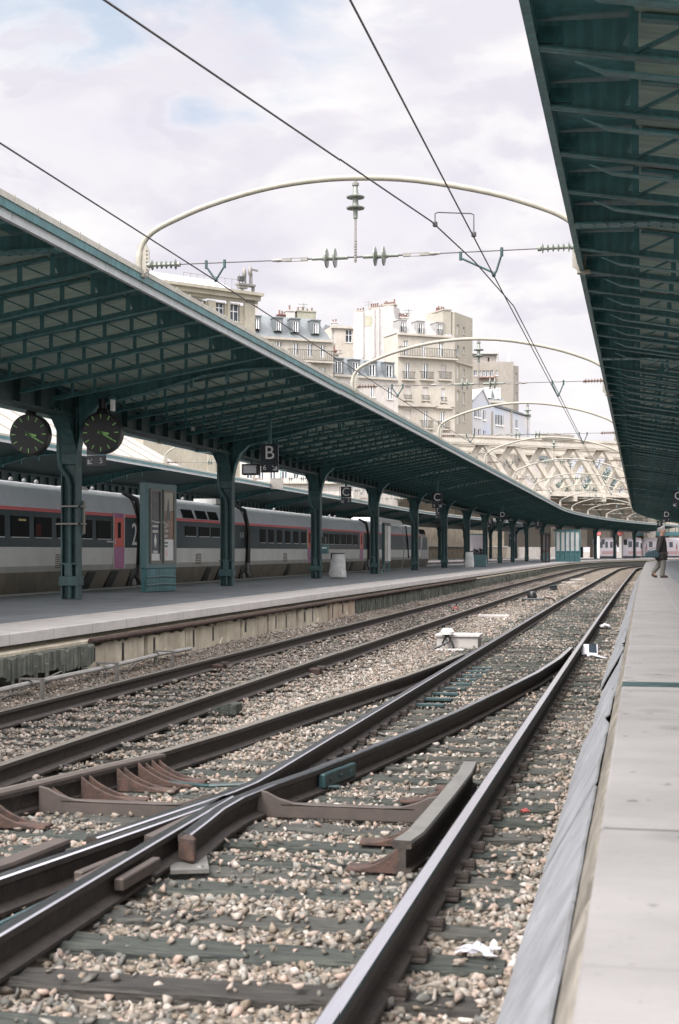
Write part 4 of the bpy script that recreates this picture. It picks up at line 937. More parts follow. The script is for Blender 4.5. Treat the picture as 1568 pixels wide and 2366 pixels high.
sign('small distant dark sign with letter D showing just below a letter C sign', 'D', '5', True, -11.6, 83.)
sign('distant sign with pale letter D hanging below the inner left canopy', 'D', '6', False, -8.8, 92.5, 4.85)
sign('distant dim sign with letter E beside two far columns', 'E', '5', True, -11.6, 112.)
sign('farthest dim sign with letter E near the canopy bend', 'E', '6', False, -8.8, 124., 4.85)
sign('letter C sign cut by the right picture edge under the right canopy', 'C', '7', True, 1.50, 60.8, 4.6, z=3.78)
sign('letter D sign above the walking man under the right canopy', 'D', '7', True, 1.54, 91., 4.6, z=3.78)
sign('small far sign with letter E just behind the walking man\'s head', 'E', '7', True, 1.5, 121., 4.6, z=3.78)
# ---- poster column on the left platform
t = thing('advertising_panel', 'blue green advertising panel with two tall posters standing between two columns', 'advertising panel', (-10.80,30.75,.57))
X0, X1, YA, YB = -10.98, -10.80, 30.75, 32.25
g = MB(); g.box(X0,X1,YA,YB,1.10,3.08); g.build('housing', M['totem'], t, bevel=.02)
g = MB(); g.box(X0+.02,X1-.01,YA+.03,YB-.04,.57,1.10); g.build('plinth', M['steel'], t, bevel=.01)
for z in (.72,.90): g = MB(); g.tube([(X1-.015,YA+.05,z),(X1+.004,(YA+YB)/2,z+.03),(X1-.015,YB-.06,z)], .03, 8); g.build('plinth_ridge', M['totem'], t, smooth=True)
M['p_dark'] = mat('poster_photo_dark', (.07,.075,.07), .3, col2=(.02,.025,.03), scale=5, detail=8); M['p_blue'] = mat('poster_deep_blue', (.018,.035,.06), .3, var=.3, scale=3)
M['p_brown'] = mat('poster_photo_brown', (.30,.17,.10), .3, col2=(.09,.05,.035), scale=3.2); M['p_pale'] = mat('poster_photo_pale', (.38,.36,.30), .3, var=.3, scale=3); M['p_white'] = mat('poster_white', (.62,.63,.62), .3, var=.05)
def poster(y0, y1, bands):
    f = None; g = MB()
    for a, b_, c, d in ((y0-.05,y0,1.22,2.93),(y1,y1+.05,1.22,2.93),(y0,y1,2.88,2.93),(y0,y1,1.22,1.29)): g.box(X1-.002, X1+.03, a, b_, c, d)
    f = g.build('poster_frame', M['fit'], t)
    for z0, z1, m in bands: g = MB(); g.box(X1+.001,X1+.008,y0,y1,z0,z1); g.build('poster', M[m], f)
    return f
f = poster(30.95,31.38,[(1.45,2.18,'p_blue'),(2.18,2.88,'p_dark'),(1.29,1.45,'p_white')])
for z, w_, h in ((2.08,.28,.05),(1.96,.27,.06),(1.52,.0,.0)):
    if w_: g = MB(); g.box(X1+.009,X1+.011,31.16-w_/2,31.16+w_/2,z-h/2,z+h/2); g.build('text_line', M['grey_light'], f)
g = MB(); g.prism([(X1+.009,31.16,1.90),(X1+.009,31.22,1.76),(X1+.009,31.18,1.56),(X1+.009,31.16,1.70),(X1+.009,31.14,1.56),(X1+.009,31.10,1.76)], (.003,0,0)); g.build('emblem', M['p_white'], f)
g = MB(); g.box(X1+.009,X1+.011,31.05,31.27,1.46,1.52); g.build('text_line', M['grey_light'], f)
g = MB(); g.tube([(X1+.02,30.97,2.20),(X1+.02,31.15,2.17),(X1+.02,31.36,2.17)], .012, 6); g.build('strip', M['white'], f)
f = poster(31.58,32.06,[(1.29,1.78,'p_white'),(1.78,2.45,'p_brown'),(2.45,2.88,'p_pale')])
g = MB(); g.prism([(X1+.009,31.72,2.22),(X1+.009,31.90,2.22),(X1+.009,31.84,2.60),(X1+.009,31.79,2.72),(X1+.009,31.74,2.50)], (.003,0,0)); g.build('dark_figure', M['p_dark'], f)
for z, w_ in ((2.08,.19),(1.98,.25),(1.86,.22)): g = MB(); g.box(X1+.009,X1+.011,31.54,31.54+w_,z-.035,z+.03); g.build('text_line', M['p_pale'], f)
for z, w_ in ((1.70,.18),(1.62,.16)): g = MB(); g.box(X1+.009,X1+.011,31.60,31.60+w_,z-.02,z+.02); g.build('text_line', M['p_dark'], f)
g = MB(); g.prism([(X1+.009,31.70,1.38),(X1+.009,31.73,1.38),(X1+.009,31.72,1.54),(X1+.009,31.70,1.50)], (.003,0,0)); g.build('emblem', M['t_door'], f)
g = MB(); g.tube([(X1+.02,31.50,2.18),(X1+.02,31.72,2.12),(X1+.02,31.78,2.08)], .012, 6); g.build('strip', M['white'], f)
bpy.context.view_layer.update(); t.rotation_euler.z = math.radians(-9); t.location = (-10.98, 30.75, .57)
t = thing('advertising_panel', 'tall thin panel on two legs seen edge on in front of the power car', 'advertising panel', (-10.9,61.5,.57))
g = MB(); g.box(-11.05,-10.93,61.0,62.6,.95,2.75); g.build('housing', M['steel_dark'], t, bevel=.02)
for y in (61.15,62.35): g = MB(); g.box(-11.02,-10.96,y,y+.1,.57,.95); g.build('leg', M['steel'], t)
for a, b_, m in ((61.12,61.72,'p_pale'),(61.85,62.5,'p_white')): g = MB(); g.box(-10.929,-10.92,a,b_,1.08,2.62); g.build('poster', M[m], t)
# ---- bin, boxes, screens and lamps under the left canopy
M['bag'] = mat('translucent_white_bag', (.66,.67,.66), .35, var=.25, scale=6, bump=.5, bscale=9)
t = thing('litter_bin', 'hooped litter bin with a long white plastic bag behind a canopy column', 'litter bin', (-10.35,48.4,.57))
g = MB(); rr = random.Random(2); vs = []; n = 14
for i, (r_, z) in enumerate([(.20,1.42),(.21,1.3),(.235,1.1),(.25,.9),(.29,.72),(.27,.60),(.20,.575)]):
    for k in range(n):
        a = 2*math.pi*k/n; q = r_*(1+.10*math.sin(3*a+i)+rr.uniform(-.06,.06)); vs.append((-10.3+q*math.cos(a), 48.45+q*math.sin(a), z))
g.add(vs, [(i*n+k,i*n+(k+1) % n,(i+1)*n+(k+1) % n,(i+1)*n+k) for i in range(6) for k in range(n)]+[tuple(range(6*n,7*n))]); g.build('bag', M['bag'], t, smooth=True)
g = MB(); g.tube([(-10.3+.21*math.cos(a*math.pi/8),48.45+.21*math.sin(a*math.pi/8),1.43) for a in range(17)], .018, 6); g.tube([(-10.52,48.45,.57),(-10.52,48.45,1.45)], .025, 6); g.build('hoop', M['black'], t)
t = thing('ticket_validator', 'small dark ticket box fixed to the side of the column by the white bag', 'ticket box', (-10.55,47.6,1.6))
g = MB(); g.box(-10.66,-10.42,47.42,47.6,1.42,1.72); g.build('housing', M['steel'], t, bevel=.01); g = MB(); g.box(-10.62,-10.46,47.41,47.42,1.60,1.64); g.build('slot', M['white'], t); g = MB(); g.box(-10.64,-10.50,47.42,47.55,1.78,2.0); g.build('reader', M['black'], t)
t = thing('display_screen', 'boxy grey display screen hanging in the arch beside the letter B sign', 'screen', (-11.85,42.8,3.9))
g = MB(); g.box(-12.13,-11.60,42.7,43.0,3.88,4.22); g.build('housing', M['black'], t, bevel=.02); g = MB(); g.box(-12.07,-11.66,42.69,42.70,3.93,4.17); g.build('glass', M['glass_b'], t); g = MB(); g.tube([(-11.86,42.85,4.2),(-11.86,42.85,4.62)], .03, 6); g.build('hanger', M['steel'], t)
t = thing('loudspeaker', 'pale slotted loudspeaker box on the girder between the two nearest columns', 'loudspeaker', (-10.6,33.0,4.4))
g = MB(); g.box(-10.72,-10.62,32.9,33.15,4.40,4.62); g.build('back_box', M['steel'], t)
for k in range(4): g = MB(); g.box(-10.619,-10.60,32.9+.07*k,32.94+.07*k,4.40,4.62); g.build('slat', M['grey_light'], t)
t = thing('wall_lamp', 'small white lamp block under the cantilever of the nearest column', 'lamp', (-9.92,26.0,4.22)); g = MB(); g.box(-9.97,-9.90,25.86,25.98,4.20,4.42); g.build('housing', M['white'], t, bevel=.01); g = MB(); g.box(-9.985,-9.885,25.84,26.0,4.42,4.47); g.build('cap', M['steel'], t)
t = thing('pipe_clamps', 'two thin metal straps round the nearest column above head height', 'strap', (-10.86,26.1,2.0))
for z in (2.02,2.36): g = MB(); g.box(-11.10,-10.60,25.90,25.93,z,z+.03); g.box(-10.63,-10.60,25.90,26.25,z,z+.03); g.build('strap', M['fit'], t)
t = thing('notice_board', 'yellowish narrow strip notice fixed behind the nearest column', 'notice', (-10.66,26.3,2.0)); g = MB(); g.box(-10.68,-10.65,26.22,26.30,1.85,2.48); g.build('board', M['cream'], t); g = MB(); g.box(-10.70,-10.68,26.21,26.31,1.83,2.5); g.build('backing', M['steel'], t)
t = thing('notice_board', 'blank pale grey panel hanging in front of the farther canopy edge', 'notice', (-17.2,72,4.6)); p = atd(640,1117,78); g = MB(); g.box(p.x-.36,p.x+.36,p.y,p.y+.06,p.z-.30,p.z+.30); g.build('panel', M['fit'], t); g = MB(); g.box(p.x+.2,p.x+.24,p.y,p.y+.05,p.z+.3,p.z+1.0); g.build('hanger', M['steel'], t)
# ---- things on the track bed
t = thing('cable_box', 'low concrete cable box between the tracks with a white capped stake', 'cable box', (-3.2,24.6,-.2))
g = MB(); g.box(-3.47,-2.75,24.5,25.0,-.22,.02); g.build('box', M['coping'], t, bevel=.01); g = MB(); g.box(-3.50,-2.72,24.46,25.04,.02,.065); g.build('lid', M['coping'], t, bevel=.008)
g = MB(); g.lathe([(.0,0),(.11,.0),(.12,.05),(.08,.10),(.0,.11)], (-3.27,24.40,.07), n=14); g.build('cap', M['white'], t, smooth=True)
g = MB(); g.tube([(-3.27,24.38,.07),(-3.24,24.34,-.05),(-3.40,24.25,-.14),(-3.50,24.2,-.18)], .018, 6); g.tube([(-3.26,24.38,.06),(-3.18,24.3,-.06),(-3.14,24.3,-.17)], .018, 6); g.tube([(-3.28,24.40,.06),(-3.34,24.3,-.07),(-3.30,24.3,-.12)], .018, 6); g.build('cable', M['black'], t, smooth=True)
g = MB(); g.box(-3.42,-2.95,24.0,24.25,-.2,-.165); g.build('base_slab', M['coping'], t)
t = thing('point_motor', 'squat black track machine with domed top between the tracks', 'track machine', (-3.5,48.6,-.2))
g = MB(); g.box(-3.95,-3.20,48.3,48.8,-.2,-.08); g.build('base', M['black'], t, bevel=.03); g = MB(); g.lathe([(.16,0),(.17,.10),(.12,.20),(.02,.24)], (-3.62,48.55,-.08), n=14); g.build('dome', M['black'], t, smooth=True); g = MB(); g.tube([(-3.2,48.5,-.05),(-2.95,48.5,-.1),(-2.8,48.5,-.18)], .03, 6); g.build('rod', M['rust'], t)
t = thing('track_box', 'small black box beyond the domed track machine', 'track box', (-3.65,61,-.2)); g = MB(); g.box(-3.80,-3.50,61,61.3,-.2,.03); g.build('housing', M['black'], t, bevel=.02); g = MB(); g.box(-3.82,-3.48,60.98,61.32,.03,.06); g.build('lid', M['steel_dark'], t)
for k, (x, y, w_, lb) in enumerate([(1140,1424,.80,'pale flat concrete cover lying between the tracks behind the cable box'),(1310,1346,.8,'thin pale slab on the ballast left of the polished rails far away'),(1332,1339,.9,'farthest thin pale slab on the ballast between the tracks')]):
    d = F*1.67/(y-HY); t_ = (x-CX)/F; X = d*(t_*c_-s_); Y = d*(t_*s_+c_)
    g = MB(); g.box(X-w_/2,X+w_/2,Y-.15,Y+.15,-.2,-.13); o = g.build('concrete_cover', M['coping'], bevel=.01); tag(o, lb, 'concrete cover')
g = MB(); g.prism([(-4.33,14.05,-.17),(-4.02,13.95,-.17),(-4.02,13.95,-.055),(-4.10,13.98,-.045),(-4.33,14.05,-.13)], (.02,.16,0)); o = g.build('timber_wedge', M['sleeper'], bevel=.006); tag(o, 'chunk of dark timber lying beside the dull rail of the far track', 'timber wedge')
for k, (X, Y, lb) in enumerate([(-5.83,19.3,'rusty joint block under the outermost dull rail'),(-4.35,18.9,'rusty joint block under the inner dull rail')]):
    t = thing('rail_joint', lb, 'rail joint', (X,Y,-.17)); g = MB(); g.box(X-.07,X+.10,Y-.12,Y+.12,-.17,-.09); g.build('block', M['rust'], t, bevel=.01); g = MB(); g.box(X+.05,X+.16,Y-.05,Y+.05,-.09,-.06); g.build('clip', M['iron_brown'], t)
rr = random.Random(6); t = thing('slide_plates', 'row of dark blue slide plates under the left switch rail', 'slide plates', (-2.3,19,-.17))
for k in range(9):
    Y = 15.2+.62*k; g = MB(); g.box(-2.38,-2.08,Y,Y+.13,-.172,-.148); g.build('plate', M['steel_dark'], t)
M['paper'] = mat('crumpled_white_paper', (.50,.49,.52), .7, var=.12, scale=7)
def crumple(label, X, Y, w_, l_, h, sd, rz=0, m='paper'):
    r_ = random.Random(sd); n = 6; vs = []
    for i in range(n+1):
        for k in range(n+1): vs.append(((i/n-.5)*w_+r_.uniform(-.02,.02), (k/n-.5)*l_+r_.uniform(-.02,.02), r_.uniform(0,h)*(1-abs(i/n-.5))))
    g = MB(); g.add([(X+a*math.cos(rz)-b*math.sin(rz), Y+a*math.sin(rz)+b*math.cos(rz), -.15+c) for a, b, c in vs], [(i*(n+1)+k,(i+1)*(n+1)+k,(i+1)*(n+1)+k+1,i*(n+1)+k+1) for i in range(n) for k in range(n)])
    o = g.build('litter', M[m]); sm = o.modifiers.new('thick','SOLIDIFY'); sm.thickness = .003; return tag(o, label, 'litter')
t = thing('litter', 'white carton with a dark window panel lying between the right rail and the slabs', 'litter', (-.78,23.3,-.15))
g = MB(); g.add([(-.99,23.6,-.02),(-.70,23.7,-.03),(-.68,23.1,-.16),(-.93,23.0,-.14),(-.82,22.7,-.155)], [(0,1,2,3),(3,2,4)]); o = g.build('carton', M['paper'], t); sm = o.modifiers.new('thick','SOLIDIFY'); sm.thickness = .006
g = MB(); g.add([(-.84,23.64,-.02),(-.72,23.66,-.025),(-.70,23.2,-.125),(-.82,23.16,-.118)], [(0,1,2,3)]); o = g.build('window_panel', M['glass_b'], t); sm = o.modifiers.new('thick','SOLIDIFY'); sm.thickness = .004
g = MB(); g.add([(-.82,22.9,-.13),(-.68,23.1,-.15),(-.50,22.6,-.165),(-.56,22.5,-.16)], [(0,1,2,3)]); o = g.build('flap', M['paper'], t); sm = o.modifiers.new('thick','SOLIDIFY'); sm.thickness = .004
crumple('crumpled white paper on the stones right of the polished rail near the camera', -.66, 5.86, .15, .09, .035, 4)
crumple('scrap of white paper on the ballast near the sheets beyond the white carton', -.78, 31.5, .22, .3, .10, 5)
M['redl'] = mat('red_plastic', (.40,.09,.09), .5, var=.1)
crumple('red scrap between the rails of the far track', -5.2, 40.5, .14, .2, .08, 7, m='redl')
crumple('pinkish red scrap beside the right polished rail', -.72, 9.05, .035, .035, .03, 8, m='redl')
g = MB(); g.tube([(-2.95,9.55,-.14),(-2.6,9.62,-.125),(-2.3,9.6,-.13),(-2.05,9.7,-.14)], .014, 6); g.tube([(-3.3,9.7,-.15),(-2.95,9.55,-.14)], .014, 6); o = g.build('cable', M['steel_dark'], smooth=True); tag(o, 'dark blue cable across the stones beyond the crossing', 'cable')
# ---- the walking man
M['skin'] = mat('skin', (.46,.27,.20), .6, var=.1, scale=8); M['hair'] = mat('grey_hair', (.46,.43,.40), .8, var=.3, scale=40); M['coat'] = mat('dark_brown_coat', (.022,.019,.018), .8, var=.4, scale=12)
M['trou'] = mat('grey_trousers', (.15,.145,.13), .85, var=.25, scale=12); M['shoe'] = mat('brown_shoe', (.05,.03,.02), .5); M['bagc'] = mat('dark_teal_bag', (.013,.042,.056), .6, var=.3, scale=7)
MX, MY, MZ = .70, 51.5, .57
def skinmesh(name, pts, edges, parent, m, lv=2, root=0):
    me = bpy.data.meshes.new(name); me.from_pydata([(MX+p[0],MY+p[1],MZ+p[2]) for p in pts], edges, []); me.materials.append(m)
    o = bpy.data.objects.new(name, me); C.objects.link(o); o.parent = parent; o.matrix_parent_inverse = Matrix.Translation(parent.location).inverted()
    sk = o.modifiers.new('skin','SKIN'); sk.use_smooth_shade = True
    for i, p in enumerate(pts):
        r_ = p[3]; sv = me.skin_vertices[0].data[i]; sv.radius = (r_, p[4] if len(p) > 4 else r_); sv.use_root = (i == root)
    ss = o.modifiers.new('sub','SUBSURF'); ss.levels = lv; ss.render_levels = lv; return o
man = thing('person', 'grey haired man in dark coat and grey trousers walking on the right platform', 'person', (MX,MY,MZ))
# faces +X (towards the right of the photograph)
P = [(0,0,.92,.16),(0.0,0,1.10,.15),(0.0,0,1.30,.17),(0.0,0,1.44,.10),(0.02,0,1.50,.068),(0.035,0,1.56,.10),(0.045,0,1.64,.128),(0.03,0,1.71,.105),
     (0.03,-.09,.86,.105),(0.06,-.09,.48,.075),(0.02,-.09,.08,.055),(0.17,-.09,.03,.05),
     (-.05,.09,.86,.105),(-.05,.09,.50,.075),(-.29,.09,.20,.055),(-.20,.09,.04,.05),
     (0.0,-.20,1.38,.07),(-.06,-.25,1.12,.055),(-.14,-.26,.90,.042),(-.16,-.26,.80,.036),(.0,.20,1.38,.07),(0.06,.24,1.12,.055),(.14,.23,.92,.042),(.17,.22,.84,.036)]
E_ = [(0,1),(1,2),(2,3),(3,4),(4,5),(5,6),(6,7),(0,8),(8,9),(9,10),(10,11),(0,12),(12,13),(13,14),(14,15),(2,16),(16,17),(17,18),(18,19),(2,20),(20,21),(21,22),(22,23)]
for hx, hy, hz, sg in ((-.16,-.26,.80,-1),(.17,.22,.84,1)):
    b0 = 19 if sg < 0 else 23
    for k in range(4):
        i = len(P); P += [(hx-.035+.022*k,hy,hz-.045,.011),(hx-.035+.022*k+.006,hy+.01,hz-.085+.006*abs(k-1.5),.010)]; E_ += [(b0,i),(i,i+1)]
    i = len(P); P += [(hx+.04,hy+.01,hz-.02,.011),(hx+.055,hy+.015,hz-.05,.010)]; E_ += [(b0,i),(i,i+1)]
P += [(.150,0,1.625,.020),(.12,0,1.565,.030)]; E_ += [(6,len(P)-2),(5,len(P)-1)]
for sy in (-1,1): P.append((.025,sy*.118,1.63,.026)); E_.append((6,len(P)-1))
skinmesh('body', P, E_, man, M['skin'])
H = [(0.005,0,1.735,.115),(-.04,0,1.69,.125),(-.045,0,1.62,.10),(.06,0,1.745,.07),(-.01,.085,1.67,.06),(-.01,-.085,1.67,.06)]
skinmesh('hair', H, [(0,1),(1,2),(0,3),(1,4),(1,5)], man, M['hair'])
K = [(-.01,0,.58,.25,.27),(-.01,0,.72,.235,.26),(0,0,.95,.215,.245),(0.0,0,1.15,.20,.235),(0.0,0,1.33,.195,.25),(0.0,0,1.45,.12,.13),(0.005,0,1.50,.085,.095),(0,-.20,1.37,.10),(-.06,-.255,1.12,.085),(-.13,-.26,.88,.070),(0,.20,1.37,.10),(.06,.245,1.12,.085),(.13,.235,.90,.070)]
skinmesh('coat', K, [(0,1),(1,2),(2,3),(3,4),(4,5),(5,6),(4,7),(7,8),(8,9),(4,10),(10,11),(11,12)], man, M['coat'])
T_ = [(0,0,.90,.17),(0.03,-.09,.80,.13),(0.06,-.09,.47,.105),(0.02,-.09,.10,.095),(0.02,-.09,.035,.095),(-.05,.09,.80,.13),(-.05,.09,.49,.105),(-.26,.09,.24,.092),(-.31,.09,.155,.088)]
skinmesh('trousers', T_, [(0,1),(1,2),(2,3),(3,4),(0,5),(5,6),(6,7),(7,8)], man, M['trou'])
for a, b_, c in (((-.05,-.09,.05),(.10,-.09,.045),(.22,-.09,.035)), ((-.34,.09,.15),(-.25,.09,.065),(-.14,.09,.035))):
    skinmesh('shoe', [(*a,.062),(*b_,.060),(*c,.042)], [(0,1),(1,2)], man, M['shoe'])
t = thing('shoulder_bag', 'dark teal shoulder bag hanging at the walking man\'s back', 'bag', (MX-.25,MY-.3,MZ+.75))
g = MB(); q = [(-.52,-.30,.92),(-.10,-.30,1.02),(-.06,-.30,.74),(-.14,-.30,.70),(-.62,-.30,.72)]; g.prism([(MX+a,MY+b,MZ+c) for a, b, c in q], (0,.13,0)); g.build('pouch', M['bagc'], t, bevel=.03)
g = MB(); g.tube([(MX-.48,MY-.24,MZ+.93),(MX-.26,MY-.24,MZ+1.06),(MX-.13,MY-.23,MZ+1.0)], .012, 6); g.build('strap', M['bagc'], t)
# ---- buildings: every wall is a real vertical plane standing at its own distance
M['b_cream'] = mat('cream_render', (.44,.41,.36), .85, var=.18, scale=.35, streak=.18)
M['b_cream2'] = mat('shaded_cream_render', (.33,.31,.265), .85, var=.15, scale=.3, streak=.15)  # cream render with the side wall's shade put into its colour
M['b_white'] = mat('pale_render', (.50,.475,.45), .85, var=.15, scale=.4, streak=.2)
M['b_gable'] = mat('white_party_wall', (.47,.45,.445), .85, col2=(.37,.355,.345), scale=.3, streak=.3)
M['b_stone'] = mat('buff_stone', (.37,.345,.28), .85, var=.2, scale=.5, streak=.2)
M['slate'] = mat('grey_slate', (.15,.17,.18), .6, var=.2, scale=1.2, streak=.2)
M['slate_l'] = mat('pale_zinc_mansard', (.36,.355,.35), .5, var=.2, scale=.8, streak=.3)
M['brick'] = mat('red_chimney_pot', (.17,.09,.07), .8, var=.3, scale=3)
M['b_tan'] = mat('tan_concrete_block', (.27,.25,.22), .85, var=.15, scale=.4, streak=.15)
M['b_blue'] = mat('pale_blue_paint', (.37,.42,.50), .8, col2=(.47,.455,.44), scale=.18)
M['iron'] = mat('balcony_iron', (.05,.055,.05), .6, var=.3, scale=3)
M['moss'] = mat('mossy_render', (.33,.32,.25), .9, var=.3, scale=.8)
class Wall:
    """vertical wall line: starts at the ray of pixel column xa at distance d, runs at <ang> degrees from the view axis"""
    def __init__(s, xa, d, ang):
        s.p0 = atd(xa, HY, d); a = math.radians(ang); s.d = Vector((math.sin(a)*c_-math.cos(a)*s_, math.sin(a)*s_+math.cos(a)*c_, 0)); s.n = Vector((s.d.y, -s.d.x, 0))
    def u(s, x):
        t = (x-CX)/F; r = Vector((t*c_-s_, t*s_+c_)); p = s.p0; D = s.d; den = D.x*r.y-D.y*r.x
        return (p.y*r.x-p.x*r.y)/den
    def depth(s, x):
        p = s.p0+s.d*s.u(x); return -p.x*s_+p.y*c_
    def z(s, x, y): return ZC+(HY-y)*s.depth(x)/F
    def P(s, u, z, out=0.): return s.p0+s.d*u+Vector((0,0,z))-Vector((0,0,s.p0.z))+s.n*out
    def px(s, x, y, out=0.): return s.P(s.u(x), s.z(x,y), out)
def fbox(g, W, u0, u1, z0, z1, o0, o1, mi=0):
    a = [W.P(u0,z0,o0),W.P(u1,z0,o0),W.P(u1,z0,o1),W.P(u0,z0,o1)]; g.prism(a, (0,0,z1-z0), mi)
def facade(t, W, x0, x1, ytop, zbot, holes, m, depth=9., rev=.22, name='wall', ytop2=None):
    """wall of one building with its openings cut through; holes in picture rectangles (x0,y0,x1,y1)"""
    u0, u1 = sorted((W.u(x0), W.u(x1))); zt = W.z((x0+x1)/2, ytop) if ytop2 is None else max(W.z(x0,ytop), W.z(x1,ytop2)); H = []
    for a, b_, c, d in holes:
        xm = (a+c)/2; H.append((*sorted((W.u(a), W.u(c))), W.z(xm,d), W.z(xm,b_)))
    us = sorted({u0,u1}|{q for h in H for q in h[:2] if u0 < q < u1}); zs = sorted({zbot,zt}|{q for h in H for q in h[2:] if zbot < q < zt}); g = MB()
    for i in range(len(us)-1):
        for j in range(len(zs)-1):
            um, zm = (us[i]+us[i+1])/2, (zs[j]+zs[j+1])/2
            if any(h[0] < um < h[1] and h[2] < zm < h[3] for h in H): continue
            g.add([W.P(us[i],zs[j]),W.P(us[i+1],zs[j]),W.P(us[i+1],zs[j+1]),W.P(us[i],zs[j+1])], [(0,1,2,3)])
    for h in H:
        for (ua,za),(ub,zb_) in (((h[0],h[2]),(h[0],h[3])),((h[0],h[3]),(h[1],h[3])),((h[1],h[3]),(h[1],h[2])),((h[1],h[2]),(h[0],h[2]))):
            g.add([W.P(ua,za),W.P(ub,zb_),W.P(ub,zb_,-rev),W.P(ua,za,-rev)], [(0,1,2,3)])
    g.add([W.P(u0,zbot),W.P(u0,zt),W.P(u0,zt,-depth),W.P(u0,zbot,-depth)], [(0,1,2,3)]); g.add([W.P(u1,zbot),W.P(u1,zt),W.P(u1,zt,-depth),W.P(u1,zbot,-depth)], [(0,1,2,3)])
    g.add([W.P(u0,zt),W.P(u1,zt),W.P(u1,zt,-depth),W.P(u0,zt,-depth)], [(0,1,2,3)]); g.add([W.P(u0,zbot,-depth),W.P(u1,zbot,-depth),W.P(u1,zt,-depth),W.P(u0,zt,-depth)], [(0,1,2,3)])
    o = g.build(name, m, t)
    return o, H
def win(t, W, h, rev=.22, style='door', sill=True):
    u0, u1, z0, z1 = h; f = max(.07, .07*(u1-u0)); g = MB()
    if style == 'shut':
        fbox(g, W, u0, u1, z0, z1, -rev-.04, -rev+.05); g.box; o = g.build('shutter', M['b_white'], t); return o
    for a, b_, c, d in ((u0,u0+f,z0,z1),(u1-f,u1,z0,z1),(u0+f,u1-f,z1-f,z1),(u0+f,u1-f,z0,z0+f),((u0+u1)/2-f/2,(u0+u1)/2+f/2,z0+f,z1-f)): fbox(g, W, a, b_, c, d, -rev-.06, -rev+.02)
    if style == 'cross': fbox(g, W, u0+f, u1-f, z0+(z1-z0)*.55, z0+(z1-z0)*.55+f, -rev-.06, -rev+.018)
    if style == 'curtain':
        for a in (u0+f*1.1, (u0+u1)/2+f*.6): fbox(g, W, a, a+(u1-u0)*.20, z0+f, z1-f, -rev-.055, -rev-.03)
    o = g.build('window', M['white'], t)
    g = MB(); g.add([W.P(u0,z0,-rev-.05),W.P(u1,z0,-rev-.05),W.P(u1,z1,-rev-.05),W.P(u0,z1,-rev-.05)], [(0,1,2,3)]); g.build('pane', M['glass_b'], o)
    if sill: g = MB(); fbox(g, W, u0-.12, u1+.12, z0-.14, z0-.01, .0, .10); g.build('sill', M['b_white'], o)
    return o
def balcony(t, W, u0, u1, z, h=1.3, out=.55, dense=.28):
    g = MB(); fbox(g, W, u0, u1, z+h-.07, z+h, out-.05, out); fbox(g, W, u0, u1, z+.12, z+.18, out-.05, out); k = u0
    while k <= u1: fbox(g, W, k, k+.06, z+.1, z+h, out-.04, out); k += dense
    for e in (u0, u1): fbox(g, W, e-.03, e+.03, z+h-.07, z+h, 0, out); 
    o = g.build('balcony', M['iron'], t); g = MB(); fbox(g, W, u0-.1, u1+.1, z-.18, z+.02, .003, out+.08); g.build('slab', M['b_cream'], o); return o
def mansard(t, W, x0, x1, ytop, ybot, m, back=2.2, depth=8., hipl=0, hipr=0):
    u0, u1 = sorted((W.u(x0), W.u(x1))); xm = (x0+x1)/2; za, zb_ = W.z(xm,ybot), W.z(xm,ytop); g = MB()
    a = [W.P(u0,za,.12),W.P(u1,za,.12),W.P(u1-hipr,zb_-.5,-back),W.P(u0+hipl,zb_-.5,-back),W.P(u1-hipr,zb_,-depth/2),W.P(u0+hipl,zb_,-depth/2),W.P(u0,za,-depth),W.P(u1,za,-depth)]
    g.add(a, [(0,1,2,3),(3,2,4,5),(5,4,7,6),(0,3,5,6),(1,7,4,2),(0,6,7,1)]); o = g.build('mansard_roof', m, t)
    g = MB(); fbox(g, W, u0-.15, u1+.15, za-.35, za-.02, .0, .42); g.build('cornice', M['b_cream'], t); return o
def dormer(t, W, a, b_, c, d, back=1.6, m='slate', bal=False):
    xm = (a+c)/2; u0, u1 = sorted((W.u(a), W.u(c))); z0, z1 = W.z(xm,d), W.z(xm,b_); g = MB(); e = .28 if m != 'white' else .16
    for q in ((u0-e,u0,z0-.1,z1+e),(u1,u1+e,z0-.1,z1+e),(u0,u1,z1,z1+e)): fbox(g, W, q[0], q[1], q[2], q[3], -back, .10)
    fbox(g, W, u0-e-.1, u1+e+.1, z1+e, z1+e+.12, -back, .2); o = g.build('dormer', M['white'] if m == 'white' else M[m], t)
    g = MB(); f = .13
    for q in ((u0,u0+f,z0,z1),(u1-f,u1,z0,z1),((u0+u1)/2-f/2,(u0+u1)/2+f/2,z0,z1),(u0+f,u1-f,z1-f,z1)): fbox(g, W, q[0], q[1], q[2], q[3], -.10, -.02)
    g.build('window', M['white'], o); g = MB(); fbox(g, W, u0, u1, z0, z1, -.16, -.12); g.build('pane', M['glass_b'], o)
    if bal: balcony(t, W, u0-.1, u1+.1, z0, 1.0, .35)
    return o
def chimney(t, W, x0, x1, ytop, ybot, out=-2.5, th=1.2, m='b_white', pots=3, name='chimney'):
    u0, u1 = sorted((W.u(x0), W.u(x1))); xm = (x0+x1)/2; z0, z1 = W.z(xm,ybot), W.z(xm,ytop); g = MB(); fbox(g, W, u0, u1, z0, z1, out-th, out); fbox(g, W, u0-.12, u1+.12, z1-.05, z1+.15, out-th-.12, out+.12)
    o = g.build(name, M[m], t); rr = random.Random(int(x0))
    for k in range(pots):
        q = W.P(u0+(u1-u0)*(k+.5)/pots, z1+.15, out-th/2); g = MB(); h = rr.uniform(.35,.85); g.lathe([(.15,0),(.11,h*.8),(.15,h*.85),(.13,h)], q, n=8); g.build('chimney_pot', M['brick'], o)
